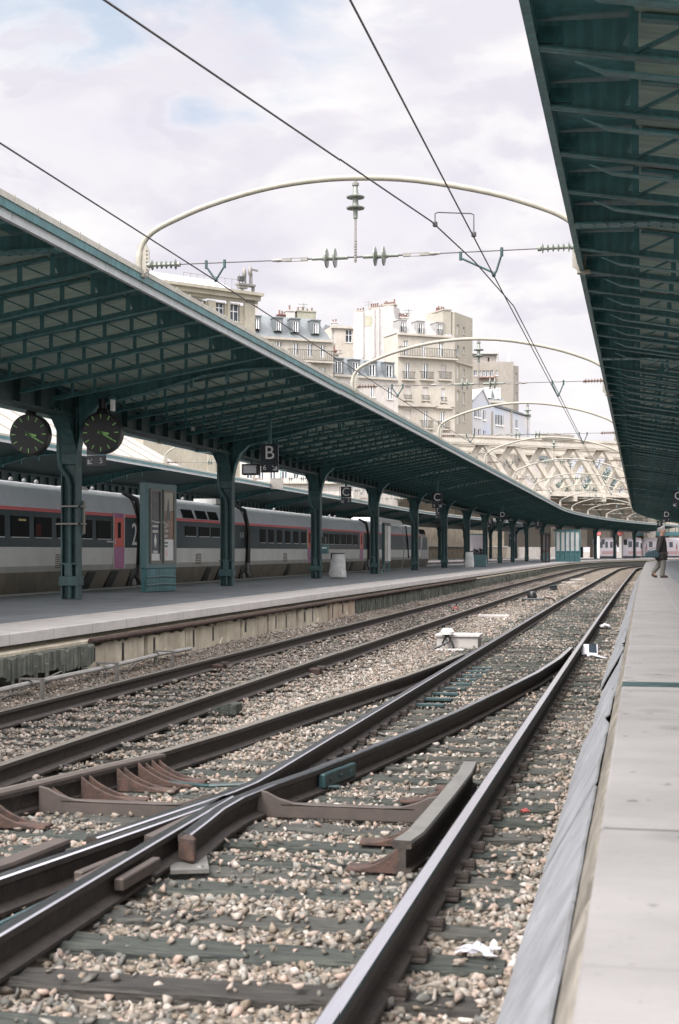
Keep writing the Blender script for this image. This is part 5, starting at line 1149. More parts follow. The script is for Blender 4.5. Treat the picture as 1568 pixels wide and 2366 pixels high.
def aerial(t, W, x, ytop, ybot, out=-2.5, arms=3):
    u = W.u(x); z0, z1 = W.z(x,ybot), W.z(x,ytop); g = MB(); fbox(g, W, u-.04, u+.04, z0, z1, out-.04, out+.04)
    for k in range(arms): fbox(g, W, u-.9+.2*k, u+.6-.2*k, z1-.25-.45*k, z1-.19-.45*k, out-.03, out+.03)
    g.build('aerial', M['fit'], t)
DX = lambda cx: 748.3+.30414*cx
DY = lambda cy: 675+.30414*cy
R_ = lambda a, b_, c, d: (DX(a), DY(b_), DX(c), DY(d))
# -- cream apartment house with balconies and white gable
W = Wall(DX(988), 230, 67); t = thing('apartment_house', 'tall cream apartment house with iron balconies, mansard dormers and a high white gable wall', 'apartment house', W.P(0,0))
holes = [R_(600,367,636,490),R_(740,378,772,490),R_(865,385,905,490),R_(612,538,650,660),R_(748,545,790,660),R_(884,552,924,660),R_(608,715,654,812),R_(743,722,788,816),R_(886,730,917,830),R_(606,893,655,1000),R_(752,900,785,1030),R_(880,907,916,1036)]
f, H = facade(t, W, DX(558), DX(990), DY(330), 0, holes, M['b_cream'])
for i, h in enumerate(H): win(t, W, h, style='shut' if i in (5,6,7,9) else 'curtain', sill=False)
balcony(t, W, W.u(DX(560)), W.u(DX(992)), W.z(DX(776),DY(500)), 1.5, .8, .30)
for i in (3,4,5,10,11): balcony(t, W, H[i][0]-.55, H[i][1]+.75, H[i][2]-.1, 1.25, .45, .22)
for i in (6,7,8):
    h = H[i]; balcony(t, W, h[0]-.1, h[1]+.15, h[2]-.1, .75, .3, .2); g = MB(); zc_ = h[2]-.45
    g.prism([W.P(h[0]-1.3,zc_-.75,.02),W.P(h[1]+1.3,zc_-.75,.02),W.P((h[0]+h[1])/2,zc_,.02)], W.n*.45); g.build('pediment', M['b_cream'], t)
g = MB(); fbox(g, W, W.u(DX(560)), W.u(DX(986)), W.z(DX(776),DY(866)), W.z(DX(776),DY(858)), 0, .3); g.build('string_course', M['b_cream'], t)
mansard(t, W, DX(556), DX(968), DY(175), DY(322), M['slate_l'], 2.6, 10, .8, 0)
for q in ((578,226,612,312),(712,236,748,326),(858,246,888,333)): dormer(t, W, *R_(*q), back=2.2, m='slate_l', bal=True)
W2 = Wall(DX(986), 230.05, 28.5); u_end = W2.u(DX(1124))
sd_h = [R_(1003,247,1024,325),R_(1052,265,1066,320),R_(1003,405,1024,483),R_(1052,416,1066,465),R_(1004,556,1026,655),R_(1052,585,1066,643),R_(1004,748,1026,825),R_(1052,757,1066,848),R_(1004,917,1027,1003),R_(1054,928,1067,980)]
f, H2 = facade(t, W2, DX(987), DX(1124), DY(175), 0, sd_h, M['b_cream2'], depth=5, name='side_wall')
for i, h in enumerate(H2): win(t, W2, h, style='shut' if i in (0,4,6,8) else 'plain', sill=True)
g = MB(); fbox(g, W2, W2.u(DX(990)), W2.u(DX(1124)), W2.z(DX(1055),DY(550)), W2.z(DX(1055),DY(543)), 0, .25); g.build('string_course', M['b_cream'], t)
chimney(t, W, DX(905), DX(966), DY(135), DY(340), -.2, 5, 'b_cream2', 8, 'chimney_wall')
for x0, x1 in ((612,655),(680,745)): chimney(t, W, DX(x0), DX(x1), DY(160), DY(200), -5, 1.0, 'b_white', 3 if x0 < 650 else 5)
aerial(t, W, DX(742), DY(92), DY(160), -5)
# gable (party) wall to the left, its flues and pots
Wg = Wall(DX(553), 230, 112); g = MB(); q = [(220,150),(290,148),(375,128),(420,118),(480,100),(522,104),(532,200),(556,300),(556,560),(220,560)]
g.prism([Wg.px(DX(a),DY(b_)) for a, b_ in q], -Wg.n*3.); g.build('gable_wall', M['b_gable'], t)
for a, b_, y0 in ((288,300,150),(368,384,128),(412,420,122)): g = MB(); u0, u1 = sorted((Wg.u(DX(a)), Wg.u(DX(b_)))); fbox(g, Wg, u0, u1, Wg.z(DX(a),DY(500)), Wg.z(DX(a),DY(y0)), 0, .25); g.build('flue', M['b_gable'], t)
u0, u1 = sorted((Wg.u(DX(308)), Wg.u(DX(366)))); g = MB(); fbox(g, Wg, u0, u1, Wg.z(DX(337),DY(262)), Wg.z(DX(337),DY(180)), .0, .03); g.build('moss_patch', M['moss'], t)
for a, b_, yt, n_ in ((225,285,148,3),(330,425,125,6),(432,520,100,7)): chimney(t, Wg, DX(a), DX(b_), DY(yt-6), DY(yt+10), -.5, 1.2, 'b_cream2', n_)
aerial(t, Wg, DX(318), DY(58), DY(120), -1, 2)
# -- lower grey mansard house in front of it
W = Wall(DX(545), 215, 59); t = thing('town_house', 'white house with grey slate mansard and four arched dormers below the high gable', 'town house', W.P(0,0))
f, H = facade(t, W, DX(72), DX(558), DY(645), 0, [R_(350,712,388,800),R_(476,724,520,815),R_(224,705,262,790),R_(98,690,136,780)], M['b_white'])
for h in H: win(t, W, h, style='curtain')
mansard(t, W, DX(78), DX(552), DY(475), DY(640), M['slate'], 2.2, 9, .3, .8)
for q in ((85,520,131,612),(212,530,256,622),(338,545,386,635),(466,552,516,642)): dormer(t, W, *R_(*q), m='slate', back=1.0)
chimney(t, W, DX(150), DX(245), DY(440), DY(490), -5, 1.5, 'b_cream2', 0); g = MB(); a = W.u(DX(225)); 
chimney(t, W, DX(222), DX(238), DY(415), DY(445), -5.3, .8, 'brick', 1)
# -- recessed cream house with a cross window
W = Wall(DX(218), 246, 75); t = thing('town_house', 'narrow cream house with one dark cross window set back between the mansard and the gable', 'town house', W.P(0,0))
f, H = facade(t, W, DX(58), DX(224), DY(258), 0, [R_(160,282,212,382),R_(68,290,84,385),R_(118,440,128,455)], M['b_cream'])
for h in H: win(t, W, h, style='cross')
mansard(t, W, DX(58), DX(226), DY(222), DY(262), M['slate'], 2, 8); chimney(t, W, DX(108), DX(150), DY(208), DY(250), -3.5, 1.2, 'b_white', 2)
# -- left grey mansard house
EX = lambda cx: 440.2+.25735*cx
EY = lambda cy: 616.3+.25735*cy
Q_ = lambda a, b_, c, d: (EX(a), EY(b_), EX(c), EY(d))
W = Wall(EX(1270), 205, 68); t = thing('apartment_house', 'cream house with dark grey mansard and four white dormer windows left of the high gable', 'apartment house', W.P(0,0))
f, H = facade(t, W, EX(560), EX(1285), EY(640), 0, [Q_(770,672,828,760),Q_(925,682,975,795),Q_(1050,692,1100,806),Q_(1165,700,1216,815),Q_(1172,905,1216,990),Q_(1050,895,1100,985)], M['b_cream'])
for h in H: win(t, W, h, style='curtain', sill=False)
balcony(t, W, W.u(EX(880)), W.u(EX(1268)), W.z(EX(1075),EY(852)), 1.6, .8, .3)
g = MB(); k = W.u(EX(1050))
while k < W.u(EX(1260)): fbox(g, W, k, k+.25, W.z(EX(1150),EY(872)), W.z(EX(1150),EY(856)), .0, .6); k += .6
g.build('corbels', M['b_cream'], t)
mansard(t, W, EX(540), EX(1268), EY(405), EY(640), M['slate'], 2.4, 9, .2, 1.4)
for q in ((575,462,618,556),(772,478,815,572),(922,488,970,584),(1106,502,1152,598)): dormer(t, W, *Q_(*q), m='slate')
chimney(t, W, EX(585), EX(688), EY(305), EY(405), -4, 1.5, 'b_white', 3); chimney(t, W, EX(965), EX(1040), EY(352), EY(425), -4.5, 1.3, 'b_white', 1); chimney(t, W, EX(1060), EX(1228), EY(358), EY(445), -4.5, 1.3, 'moss', 4); chimney(t, W, EX(905), EX(955), EY(385), EY(420), -5, 1.0, 'brick', 2)
aerial(t, W, EX(1130), EY(275), EY(350), -5)
# -- stone building with heavy flat cornice and rooftop equipment
W = Wall(EX(575), 190, 52); t = thing('office_building', 'buff stone building with heavy flat cornice and rooftop aerial platform rising over the left canopy', 'office building', W.P(0,0))
f, H = facade(t, W, EX(-420), EX(576), EY(300), 0, [Q_(232,318,312,430),Q_(358,328,446,490),Q_(60,300,140,420)], M['b_stone'], depth=14)
for h in H: win(t, W, h, style='cross', rev=.4)
for x0, x1 in ((150,215),(478,570),(325,348)): g = MB(); a, b_ = sorted((W.u(EX(x0)), W.u(EX(x1)))); fbox(g, W, a, b_, 0, W.z(EX(x0),EY(300)), 0, .35); g.build('pilaster', M['b_stone'], t)
a, b_ = W.u(EX(-420)), W.u(EX(590)); z = W.z(EX(580),EY(322)); g = MB(); fbox(g, W, a, b_+.1, z-.25, z+.15, 0, .35); fbox(g, W, a, b_+.25, z+.15, z+.75, 0, .8); fbox(g, W, a, b_+.45, z+.75, z+1.15, 0, 1.25); g.build('cornice', M['b_stone'], t)
zz = W.z(EX(580),EY(245)); g = MB(); g.prism([W.P(a,z+1.1,.3),W.P(a,z+3.1,-4),W.P(a,z+1.1,-12)], W.d*(W.u(EX(395))-a)); g.build('roof', M['zinc_top'], t)
g = MB()
for k in range(9): u = W.u(EX(-100+62*k)); fbox(g, W, u, u+.04, z+1.15, z+2.5, 1.0, 1.04)
fbox(g, W, W.u(EX(-100)), W.u(EX(398)), z+2.45, z+2.49, 1.0, 1.04); g.build('guard_rail', M['fit'], t)
def ebox(g, x0, x1, y0, y1, o0=.6, o1=1.2): a, b_ = sorted((W.u(EX(x0)), W.u(EX(x1)))); xm = (x0+x1)/2; fbox(g, W, a, b_, W.z(EX(xm),EY(y1)), W.z(EX(xm),EY(y0)), o0, o1)
g = MB(); ebox(g, 388, 540, 165, 182, .3, 1.3); ebox(g, 395, 470, 182, 205); ebox(g, 526, 534, 180, 232); ebox(g, 430, 436, 200, 245); g.build('equipment_platform', M['fit'], t)
g = MB(); ebox(g, 400, 446, 98, 138); g.build('equipment_box', M['iron'], t)
g = MB()
for x in (408,436,455,465,497,508,520): ebox(g, x, x+5, 75, 168, .8, .9)
for y in (95,115,135,150): ebox(g, 497, 525, y, y+5, .8, .9)
g.build('equipment_frame', M['fit'], t)
for x, y in ((455,50),(507,35)): g = MB(); p = W.px(EX(x),EY(y),.8); g.lathe([(.1,-.9),(.28,-.6),(.30,-.1),(.18,.3),(.10,.5),(.05,.6)], p, n=10); g.build('camera_housing', M['fit'], t, smooth=True)
g = MB(); g.bar(W.px(EX(507),EY(30),.8), W.px(EX(575),EY(46),.8), .22, .2); g.build('camera_arm', M['fit'], t)
# -- tan concrete block behind at right
W = Wall(DX(1435), 280, 88); t = thing('office_building', 'tall tan concrete block with one strip of windows behind the cream apartment house', 'office building', W.P(0,0))
f, H = facade(t, W, DX(1060), DX(1436), DY(528), 0, [R_(1198,594,1222,640),R_(1226,594,1250,640),R_(1254,594,1282,640),R_(1132,594,1160,636),R_(1172,594,1190,640),R_(1300,594,1318,632)], M['b_tan'], depth=4)
for h in H: win(t, W, h, style='plain')
a, b_ = W.u(DX(1165)), W.u(DX(1300)); g = MB(); fbox(g, W, a, b_, W.z(DX(1230),DY(656)), W.z(DX(1230),DY(645)), 0, .8); g.build('ledge', M['brick'], t)
Ws = Wall(DX(1436), 280.05, 40); f, H = facade(t, Ws, DX(1437), DX(1474), DY(560), 0, [R_(1452,612,1462,690),R_(1452,760,1462,830)], M['b_tan'], depth=3, name='side_wall')
for h in H: win(t, Ws, h, style='plain')
f, H = facade(t, Wall(DX(1320), 283, 88), DX(1100), DX(1322), DY(458), W.z(DX(1230),DY(528)), [R_(1240,495,1252,528)], M['b_white'], depth=4, name='roof_hut')
g = MB(); fbox(g, W, W.u(DX(1090)), W.u(DX(1326)), W.z(DX(1230),DY(464)), W.z(DX(1230),DY(456)), -7, -2); g.build('hut_roof', M['iron'], t)
for x0, x1, y0, y1 in ((1296,1304,352,455),(1310,1318,352,455),(1322,1330,355,525),(1410,1420,438,528)): g = MB(); fbox(g, W, W.u(DX(x0)), W.u(DX(x1)), W.z(DX(x0),DY(y1)), W.z(DX(x0),DY(y0)), -3.3, -2.7); g.build('mast', M['grey_light'], t)
# -- pale blue painted building with gable
W = Wall(DX(1128), 245, 40); t = thing('painted_building', 'pale blue and white painted building with pointed gable beside the concrete bridge', 'painted building', W.P(0,0))
g = MB(); q = [(1128,820),(1196,742),(1255,868),(1300,876),(1562,955),(1562,1140),(1128,1140)]; g.prism([W.px(DX(a),DY(b_)) for a, b_ in q], -W.n*6); g.build('wall', M['b_blue'], t)
for q in ((1138,892,1158,944),(1168,890,1182,950),(1206,897,1220,966),(1298,930,1318,1005),(1322,932,1338,1008),(1341,936,1356,1010),(1136,1034,1150,1088),(1168,1038,1182,1090),(1206,1050,1220,1095),(1452,968,1466,1030)):
    a, b_, c, d = R_(*q); u0, u1 = sorted((W.u(a), W.u(c))); g = MB(); z0, z1 = W.z(a,d), W.z(a,b_); fbox(g, W, u0, u1, z0, z1, .0, .05); o = g.build('window', M['glass_b'], t); g = MB(); fbox(g, W, u0-.15, u1+.15, z0-.25, z0-.02, .0, .18); fbox(g, W, (u0+u1)/2-.06, (u0+u1)/2+.06, z0, z1, .05, .09); g.build('frame', M['white'], o)
g = MB(); g.prism([W.px(DX(1290),DY(870),.2),W.px(DX(1562),DY(950),.2),W.px(DX(1562),DY(940),.2),W.px(DX(1280),DY(846),.2)], -W.n*6.4); g.build('roof', M['slate'], t)
g = MB(); g.prism([W.px(DX(1124),DY(825),.2),W.px(DX(1196),DY(742),.2),W.px(DX(1196),DY(733),.2),W.px(DX(1120),DY(815),.2)], -W.n*6.4); g.prism([W.px(DX(1196),DY(742),.2),W.px(DX(1258),DY(872),.2),W.px(DX(1264),DY(866),.2),W.px(DX(1196),DY(733),.2)], -W.n*6.4); g.build('gable_roof', M['zinc_top'], t)
for x in (1268,1414): g = MB(); u = W.u(DX(x)); fbox(g, W, u, u+.3, 0, W.z(DX(x),DY(905)), 0, .2); g.build('drain_pipe', M['b_cream2'], t)
W = Wall(DX(1350), 262, 80); t = thing('roof_dormer_house', 'small grey attic house with two white dormers showing above the pale blue gable', 'attic house', W.P(0,0))
facade(t, W, DX(1100), DX(1370), DY(826), 0, [], M['b_white'], depth=4); mansard(t, W, DX(1160), DX(1370), DY(705), DY(826), M['slate'], 2, 6, 2, 2)
for q in ((1242,735,1258,800),(1304,740,1328,810)): dormer(t, W, *R_(*q), m='white')
# ---- concrete lattice bridge across the tracks
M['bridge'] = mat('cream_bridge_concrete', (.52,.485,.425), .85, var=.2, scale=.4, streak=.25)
M['bridge_d'] = mat('darker_bridge_concrete', (.40,.37,.315), .85, var=.25, scale=.4, streak=.3)  # darker copy for diagonals leaning one way and for the deck
W = Wall(1270, 222, 60.8); t = thing('lattice_bridge', 'massive cream concrete lattice bridge crossing over the tracks', 'bridge', W.P(0,0))
BXf = lambda cx: 1100.5+.23397*cx
BYf = lambda cy: 983.1+.23397*cy
zt0 = W.z(1270, BYf(150)); zt1 = W.z(1270, BYf(222)); zb0 = W.z(1270, BYf(648)); zb1 = W.z(1270, BYf(690))
uA, uB = W.u(960), W.u(1640)
for off, nm in ((0,'near'),(-15,'far')):
    g = MB(); fbox(g, W, uA, uB, zt1, zt0, off-1.0, off+.0); fbox(g, W, uA, uB, zt0-.9, zt0-.35, off, off+.35); fbox(g, W, uA, uB, zt0, zt0+.35, off-1.2, off+.2); fbox(g, W, uA, uB, zt1-.001, zt1+.5, off+.003, off+.3); g.build('top_chord', M['bridge'], t)
    g = MB(); fbox(g, W, uA, uB, zb1, zb0, off-1.0, off); fbox(g, W, uA, uB, zb1-.1, zb1+.6, off, off+.5); g.build('bottom_chord', M['bridge'], t)
    ref = W.u(BXf(380)); pitch = (W.u(BXf(970))-W.u(BXf(380)))/2; n0 = int((uA-ref)/pitch)-1
    for k in range(n0, n0+40):
        u = ref+k*pitch+(pitch*.5 if off else 0)
        if u < uA or u > uB: continue
        for sgn in (-1,1):
            g = MB(); o = off-.5+.22*sgn
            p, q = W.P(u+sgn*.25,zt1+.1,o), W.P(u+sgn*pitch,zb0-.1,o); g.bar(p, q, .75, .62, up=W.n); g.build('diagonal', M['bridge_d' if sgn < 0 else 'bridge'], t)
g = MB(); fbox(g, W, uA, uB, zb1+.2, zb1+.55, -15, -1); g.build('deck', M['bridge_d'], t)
k = uA
while k < uB: g = MB(); fbox(g, W, k, k+.5, zb1-.85, zb1+.19, -14.8, .7); g.build('floor_beam', M['bridge'], t); k += pitch/1.0
g = MB(); fbox(g, W, W.u(BXf(633)), W.u(BXf(945)), W.z(1285,BYf(140)), W.z(1285,BYf(90)), -1.0, .4); k = W.u(BXf(635))
while k < W.u(BXf(940)): fbox(g, W, k, k+.12, W.z(1285,BYf(92)), W.z(1285,BYf(74)), -.6, -.45); k += .8
g.build('spiked_panel', M['b_tan'], t)
# -- second viaduct below and behind
V = Wall(1270, 243, 66); t = thing('arched_viaduct', 'pale viaduct wall with small arches under the lattice bridge', 'viaduct', V.P(0,0)); za, zbb = V.z(1320,1150), V.z(1320,1183)
g = MB(); fbox(g, V, V.u(1000), V.u(1700), za-.8, za, -1.2, .3); g.build('parapet', M['bridge'], t)
k = V.u(1290); 
while k < V.u(1600):
    g = MB(); fbox(g, V, k-.9, k+.9, zbb-6.0, za-.8, -1.1, .0); g.build('pier', M['bridge'], t)
    pl = []
    for q in range(9): a = math.pi*q/8; pl.append(V.P(k+.9+1.5-1.5*math.cos(a), za-2.9+1.35*math.sin(a), 0))
    g = MB(); g.prism([V.P(k+.9,za-.8,0)]+pl+[V.P(k+3.9,za-.8,0)], -V.n*1.0); g.build('arch', M['bridge'], t); k += 4.8
g = MB(); fbox(g, V, V.u(1000), V.u(1700), zbb-6, za-1.2, -8, -3); g.build('back_wall', M['b_tan'], t)
# ---- greenery and glass behind the bridge
M['leaf'] = mat('foliage', (.045,.085,.055), .8, col2=(.018,.045,.035), scale=.8, detail=8)
M['bark'] = mat('bark', (.07,.055,.04), .9, var=.3, scale=4)
def tree(label, x, y, d, r, n=900, h=None):
    p = atd(x, y, d); t = thing('tree', label, 'tree', (p.x,p.y,-.3)); rr = random.Random(int(x*7+y)); g = MB()
    g.tube([(p.x,p.y,-.3),(p.x+.1,p.y,p.z*.5),(p.x,p.y,p.z)], [.35,.25,.10], 8)
    for k in range(5): a = k*1.26; g.tube([(p.x,p.y,p.z*.6),(p.x+r*.5*math.cos(a),p.y+r*.5*math.sin(a),p.z+.1*r)], [.14,.05], 6)
    g.build('trunk', M['bark'], t); g = MB(); cl = [(rr.gauss(0,.42)*r,rr.gauss(0,.42)*r,rr.gauss(0,.34)*r) for _ in range(22)]
    for _ in range(n):
        c = rr.choice(cl); q = Vector((p.x+c[0]+rr.gauss(0,.2)*r,p.y+c[1]+rr.gauss(0,.2)*r,p.z+c[2]+rr.gauss(0,.16)*r)); s = rr.uniform(.10,.22)*.9
        a = Vector((rr.gauss(0,1),rr.gauss(0,1),rr.gauss(0,1))).normalized(); b_ = a.orthogonal().normalized(); g.add([q-a*s,q+b_*s*.5,q+a*s,q-b_*s*.5], [(0,1,2,3)])
    g.build('crown', M['leaf'], t); return t
GTR = 'trees behind the lattice bridge'
for i, (x, y, d, r) in enumerate([(1305,1124,262,2.2),(1340,1130,266,2.2),(1365,1112,270,3.0),(1382,1128,262,2.4),(1418,1122,268,2.6),(1400,1100,275,2.8)]):
    tag(tree(['low dark tree at the left end of the greenery','small round tree second from left','tallest dark tree','bushy low tree right of the tallest','dark tree partly cut by the right canopy','rear tree between its taller neighbours'][i]+' behind the bridge lattice', x, y, d, r), group=GTR)
W = Wall(1330, 285, 75); t = thing('apartment_house', 'pale building seen through the left half of the bridge lattice', 'apartment house', W.P(0,0)); f, H = facade(t, W, 1180, 1318, 1062, 0, [(1196,1085,1203,1098),(1212,1086,1219,1099),(1255,1090,1262,1102),(1275,1090,1282,1104)], M['b_white'], depth=8)
for h in H: win(t, W, h, style='plain')
g = MB(); fbox(g, W, W.u(1178), W.u(1320), W.z(1250,1062), W.z(1250,1054), -8, .6); g.build('roof', M['slate'], t)
# ---- low road bridge, hedges and waiting trains at the throat of the yard
W = Wall(1440, 252, 84); t = thing('footbridge', 'long grey green girder bridge low across the yard above the waiting trains', 'footbridge', W.P(0,0)); z0 = W.z(1440,1238)
g = MB(); fbox(g, W, W.u(1330), W.u(1700), z0, z0+.7, -3, 0); g.build('girder', M['steel'], t)
g = MB(); fbox(g, W, W.u(1330), W.u(1700), z0+1.5, z0+1.6, -.1, 0); k = W.u(1330)
while k < W.u(1690): fbox(g, W, k, k+.1, z0+.7, z0+1.5, -.1, 0); k += 1.2
g.build('handrail', M['steel_dark'], t)
for x in (1345,1420,1500,1580): g = MB(); fbox(g, W, W.u(x), W.u(x)+.5, -.3, z0, -2, -1.5); g.build('pier', M['steel_dark'], t)
for i, (x, y, d, r) in enumerate([(1432,1228,262,1.8),(1450,1225,266,1.7),(1472,1226,262,1.8),(1496,1229,258,1.6),(1520,1225,265,1.9),(1405,1233,266,1.5)]):
    tag(tree(['bush','spreading shrub','dark shrub','lower shrub','tall shrub','leftmost small bush'][i]+[' left of centre',' second from the left',' in the middle',' right of the middle',' at the right end',' at the left end'][i]+' of the green row above the waiting trains', x, y, d, r, 500), group='shrubs above the waiting trains')
M['t_white'] = mat('train_lilac_white', (.45,.42,.45), .4, var=.1, scale=1); M['t_pink'] = mat('train_pink_band', (.36,.24,.24), .4, var=.1)
def far_train(label, x0, x1, d, face=False, doors=(), wins=()):
    W = Wall(x0, d, 86); t = thing('waiting_train', label, 'train', W.P(0,0), 'trains waiting beyond the platforms'); u0, u1 = W.u(x0), W.u(x1); g = MB()
    pr = [(-.35,.55),(-.02,.75),(0,1.2),(0,2.9),(-.15,3.4),(-.6,3.75),(-1.4,3.85),(-2.2,3.75),(-2.7,3.3),(-2.8,1.2),(-2.5,.55)]
    vs = []; 
    for u, s_ in ((u0,.55),(u0+.35,.85),(u0+.9,1.),(u1,1.)): vs += [W.P(u, .5+(z-.5)*(.55+.45*s_), -1.4+(o+1.4)*(.7+.3*s_)) for o, z in pr]
    n = len(pr); g.add(vs, [(i*n+k,(i+1)*n+k,(i+1)*n+(k+1) % n,i*n+(k+1) % n) for i in range(3) for k in range(n)]+[tuple(range(n)),tuple(range(3*n,4*n))]); g.build('body', M['t_white'], t, smooth=True)
    g = MB(); fbox(g, W, u0+.9, u1, 1.0, 1.55, .0, .02); g.build('band', M['t_pink'], t)
    g = MB(); fbox(g, W, u0+.5, u1, -.1, .60, -2.5, -.2); 
    for k in range(int((u1-u0)/2.2)): p = W.P(u0+1+2.2*k,.15,-.15); g.lathe([(.45,0),(.45,.12)], p, W.n, 12)
    g.build('bogies', M['black'], t)
    for a, b_, c, e in wins: uu = sorted((W.u(a), W.u(c))); g = MB(); fbox(g, W, uu[0], uu[1], e, b_, .0, .03); g.build('window', M['glass_b'], t)
    for a, c in doors: uu = sorted((W.u(a), W.u(c))); g = MB(); fbox(g, W, uu[0], uu[1], .95, 2.4, .025, .05); o = g.build('door', M['t_pink'], t); g = MB(); fbox(g, W, uu[0]+.2, uu[1]-.2, 2.0, 2.9, .05, .06); g.build('window', M['glass'], o)
far_train('pale waiting train with pink lower band and rounded left end under the far canopy', 1377, 1424, 236, wins=((1385,3.1,1391,2.1),(1397,3.1,1403,2.1),(1408,3.1,1414,2.1)))
far_train('lilac white waiting train with large square windows right of the signal mast', 1438, 1481, 240, doors=((1479.5,1481),), wins=((1450,3.2,1459,2.2),(1464,3.1,1474,2.2)))
far_train('third pale waiting train behind the walking man with small red door', 1484, 1640, 244, doors=((1490,1494),(1560,1564)), wins=((1498,3.2,1506,2.2),(1545,3.1,1553,2.2),(1570,3.1,1600,2.2)))
# -- signals
for lb, x, y, d, hh in (('signal mast with red lamp hood and dark heads before the waiting trains', 1432, 1232, 205, 5.), ('smaller red topped signal left of the signal mast under the far canopy', 1381, 1232, 215, 4.6)):
    p = atd(x, y, d); t = thing('rail_signal', lb, 'signal', (p.x,p.y,-.3)); g = MB(); g.box(p.x-.18,p.x+.18,p.y-.15,p.y+.15,-.3,p.z-.4); g.build('mast', M['grey_light'], t)
    g = MB(); g.box(p.x-.38,p.x+.38,p.y-.3,p.y-.18,p.z-.3,p.z+.15); g.build('red_board', M['redl'], t)
    for s in (-.7,.7): g = MB(); g.box(p.x+s-.25,p.x+s+.25,p.y-.35,p.y-.16,p.z-1.7,p.z-.9); g.build('signal_head', M['black'], t); 
# ---- retaining wall, shed, and things beyond the train
t = thing('retaining_wall', 'long tan stone retaining wall with pale coping behind the far canopies', 'retaining wall', (-31,60,-.3)); g = MB()
M['tanstone'] = mat('tan_stone_blocks', (.33,.285,.21), .9, col2=(.20,.17,.13), scale=1.2, bump=.4, bscale=3, streak=.3)
g.csweep([(-31.6,-.4),(-30.0,-.4),(-30.0,2.1),(-31.6,2.1)], ulist(5,200,10,6)); g.build('lower_wall', M['tanstone'], t)
g = MB(); g.csweep([(-31.6,2.25),(-30.5,2.25),(-30.5,6.2),(-31.6,6.2)], ulist(5,200,10,6)); g.build('upper_wall', M['tanstone'], t)
g = MB(); g.csweep([(-31.6,2.1),(-29.9,2.1),(-29.9,2.25),(-31.6,2.25)], ulist(5,200,10,6)); g.build('coping', M['coping'], t)
t = thing('train_shed', 'long shed with pale seamed metal roof seen above the farther canopy', 'shed', (-38,60,0)); M['seam'] = mat('pale_roof_sheet', (.30,.29,.255), .6, var=.2, scale=.5)
g = MB(); g.prism([(-33.5,14,6.3),(-44,14,12.2),(-54,14,6.3)], (0,100,0)); g.build('roof', M['seam'], t)
g = MB(); k = 14.5
while k < 114: g.bar((-33.5,k,6.33),(-44,k,12.25), .07, .06); k += 4.0
g.build('roof_seam', M['b_tan'], t)
g = MB(); g.box(-53,-34.5,14.2,113.8,-.3,6.3); g.build('wall', M['b_tan'], t); g = MB(); g.box(-33.6,-33.3,14,114,6.05,6.35); g.build('gutter', M['fascia'], t)
g = MB(); g.tube([(-30.6,14,9.6),(-30.6,60,9.6),(-30.6,114,9.5)], .05, 6); g.build('roof_cable', M['fit'], t)
W = Wall(702, 150, 88); t = thing('apartment_house', 'white facade with tall blue grey windows glimpsed between the canopy columns', 'apartment house', W.P(0,0)); hs = [(x, 1040, x+14, 1106) for x in range(570, 800, 27)]
f, H = facade(t, W, 555, 815, 1000, 0, hs, M['b_white'], depth=8)
for h in H: win(t, W, h, style='cross', sill=False)
g = MB(); fbox(g, W, W.u(550), W.u(820), W.z(690,1118), W.z(690,1112), 0, .6); g.build('string_course', M['b_cream'], t)
# poster panel, kiosk, cabins under the far canopy
t = thing('advertising_panel', 'large white billboard with a row of dark figures behind the far columns', 'advertising panel', (0,0,0)); p = atd(1100,1290,118); t.location = p
q = lambda x, y, d: atd(x, y, d)
g = MB(); a, b_ = q(1084,1301,118), q(1116,1301,118); zt, z0 = q(1100,1236,118).z, q(1100,1300,118).z; g.prism([(a.x,a.y,z0),(b_.x,b_.y,z0),(b_.x,b_.y,zt),(a.x,a.y,zt)], (0,.12,0)); g.build('board', M['t_white'], t)
for k in range(6): x = 1090+4.3*k; a = q(x,1270,117.85); g = MB(); g.lathe([(.10,-.9),(.13,-.2),(.07,.0),(.08,.12),(.01,.2)], (a.x,a.y,q(x,1277-(k*5) % 7,117.8).z), n=8); g.build('printed_figure', M['black'], t)
g = MB(); g.prism([(q(1080,1300,118.2).x,a.y+.35,z0-.6),(q(1120,1300,118.2).x,a.y+.35,z0-.6),(q(1120,1300,118.2).x,a.y+.35,zt+.1),(q(1080,1300,118.2).x,a.y+.35,zt+.1)], (0,.08,0)); g.build('frame', M['steel'], t)
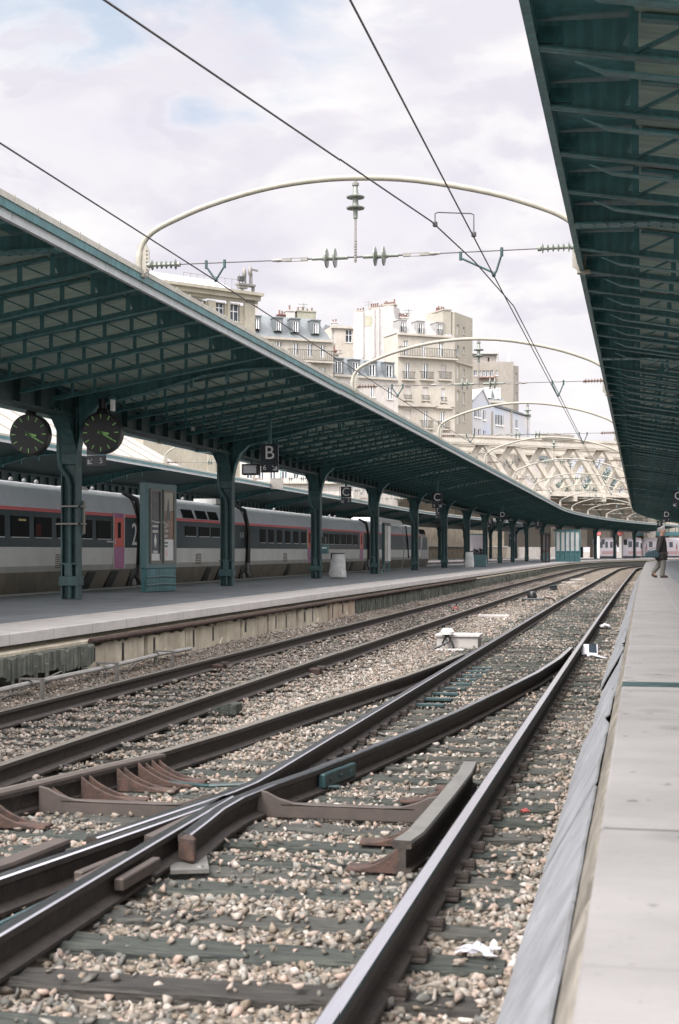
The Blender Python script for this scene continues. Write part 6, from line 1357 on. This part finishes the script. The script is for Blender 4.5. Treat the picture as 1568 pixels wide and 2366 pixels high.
def kiosk(label, x0, x1, y0, d, m, cat, nm):
    a, b_ = q(x0,HY,d), q(x1,HY,d); zt = q(x0,y0,d).z; t = thing(nm, label, cat, (a.x,a.y,.57)); v = (b_-a); n_ = Vector((-v.y,v.x,0)).normalized(); fr = MB(); k = 5 if x1-x0 > 30 else 2
    for i in range(k+1): p = a+v*i/k; fr.bar((p.x,p.y,.57),(p.x,p.y,zt), .12, .12)
    for z in (.62,1.5,zt-.06): fr.bar((a.x,a.y,z),(b_.x,b_.y,z), .10, .10)
    fr.build('frame', M[m], t); g = MB(); g.prism([(a.x,a.y,zt),(b_.x,b_.y,zt),(b_.x+n_.x*2,b_.y+n_.y*2,zt),(a.x+n_.x*2,a.y+n_.y*2,zt)], (0,0,.12)); g.build('roof', M['steel_dark'], t)
    g = MB(); c = a+n_*.03; e = b_+n_*.03; g.prism([(c.x,c.y,.6),(e.x,e.y,.6),(e.x,e.y,1.45),(c.x,c.y,1.45)], tuple(n_*.04)); g.build('lower_panel', M['steel'], t)
    g = MB(); g.prism([(c.x,c.y,1.55),(e.x,e.y,1.55),(e.x,e.y,zt-.1),(c.x,c.y,zt-.1)], tuple(n_*.04)); g.build('glazing', M['grey_light'] if cat == 'shelter' else M['glass_b'], t)
    return t
kiosk('blue green glazed shelter on the platform near the bend of the left canopy', 1283, 1338, 1226, 128, 'steel', 'shelter', 'glass_shelter')
kiosk('narrow brown framed cabin left of the glazed shelter', 1252, 1268, 1234, 120, 'rust', 'cabin', 'platform_cabin')
t = thing('seat_bench', 'dark teal bench block between two far columns beside the billboard', 'bench', q(1097,1300,86)); p = q(1097,1300,86); g = MB(); g.box(p.x-.65,p.x+.65,p.y,p.y+.4,.57,1.05); g.build('seat', M['totem'], t, bevel=.02); g = MB(); g.box(p.x-.65,p.x+.65,p.y+.4,p.y+.46,.57,1.3); g.build('backrest', M['totem'], t)
t = thing('litter_bin', 'far litter bin with pale bag beside a column in front of the billboard', 'litter bin', q(1083,1300,83)); p = q(1083,1300,83); g = MB(); g.lathe([(.26,0),(.28,.2),(.22,.85),(.20,.9)], (p.x,p.y,.57), n=12); g.build('bag', M['bag'], t, smooth=True); g = MB(); g.lathe([(.21,0),(.24,.02),(.21,.05)], (p.x,p.y,1.47), n=12); g.build('hoop', M['black'], t)
t = thing('letter_sign', 'distant white letter G on a dark board under the far canopy', 'sign', q(1183,1244,140)); p = q(1183,1244,140); g = MB(); g.box(p.x-.4,p.x+.4,p.y,p.y+.06,p.z-.8,p.z+.45); g.build('board', M['navy'], t); put_text('G', .75, t, (p.x,p.y-.02,p.z), FACE_MY)
print('objects', len(C.objects))
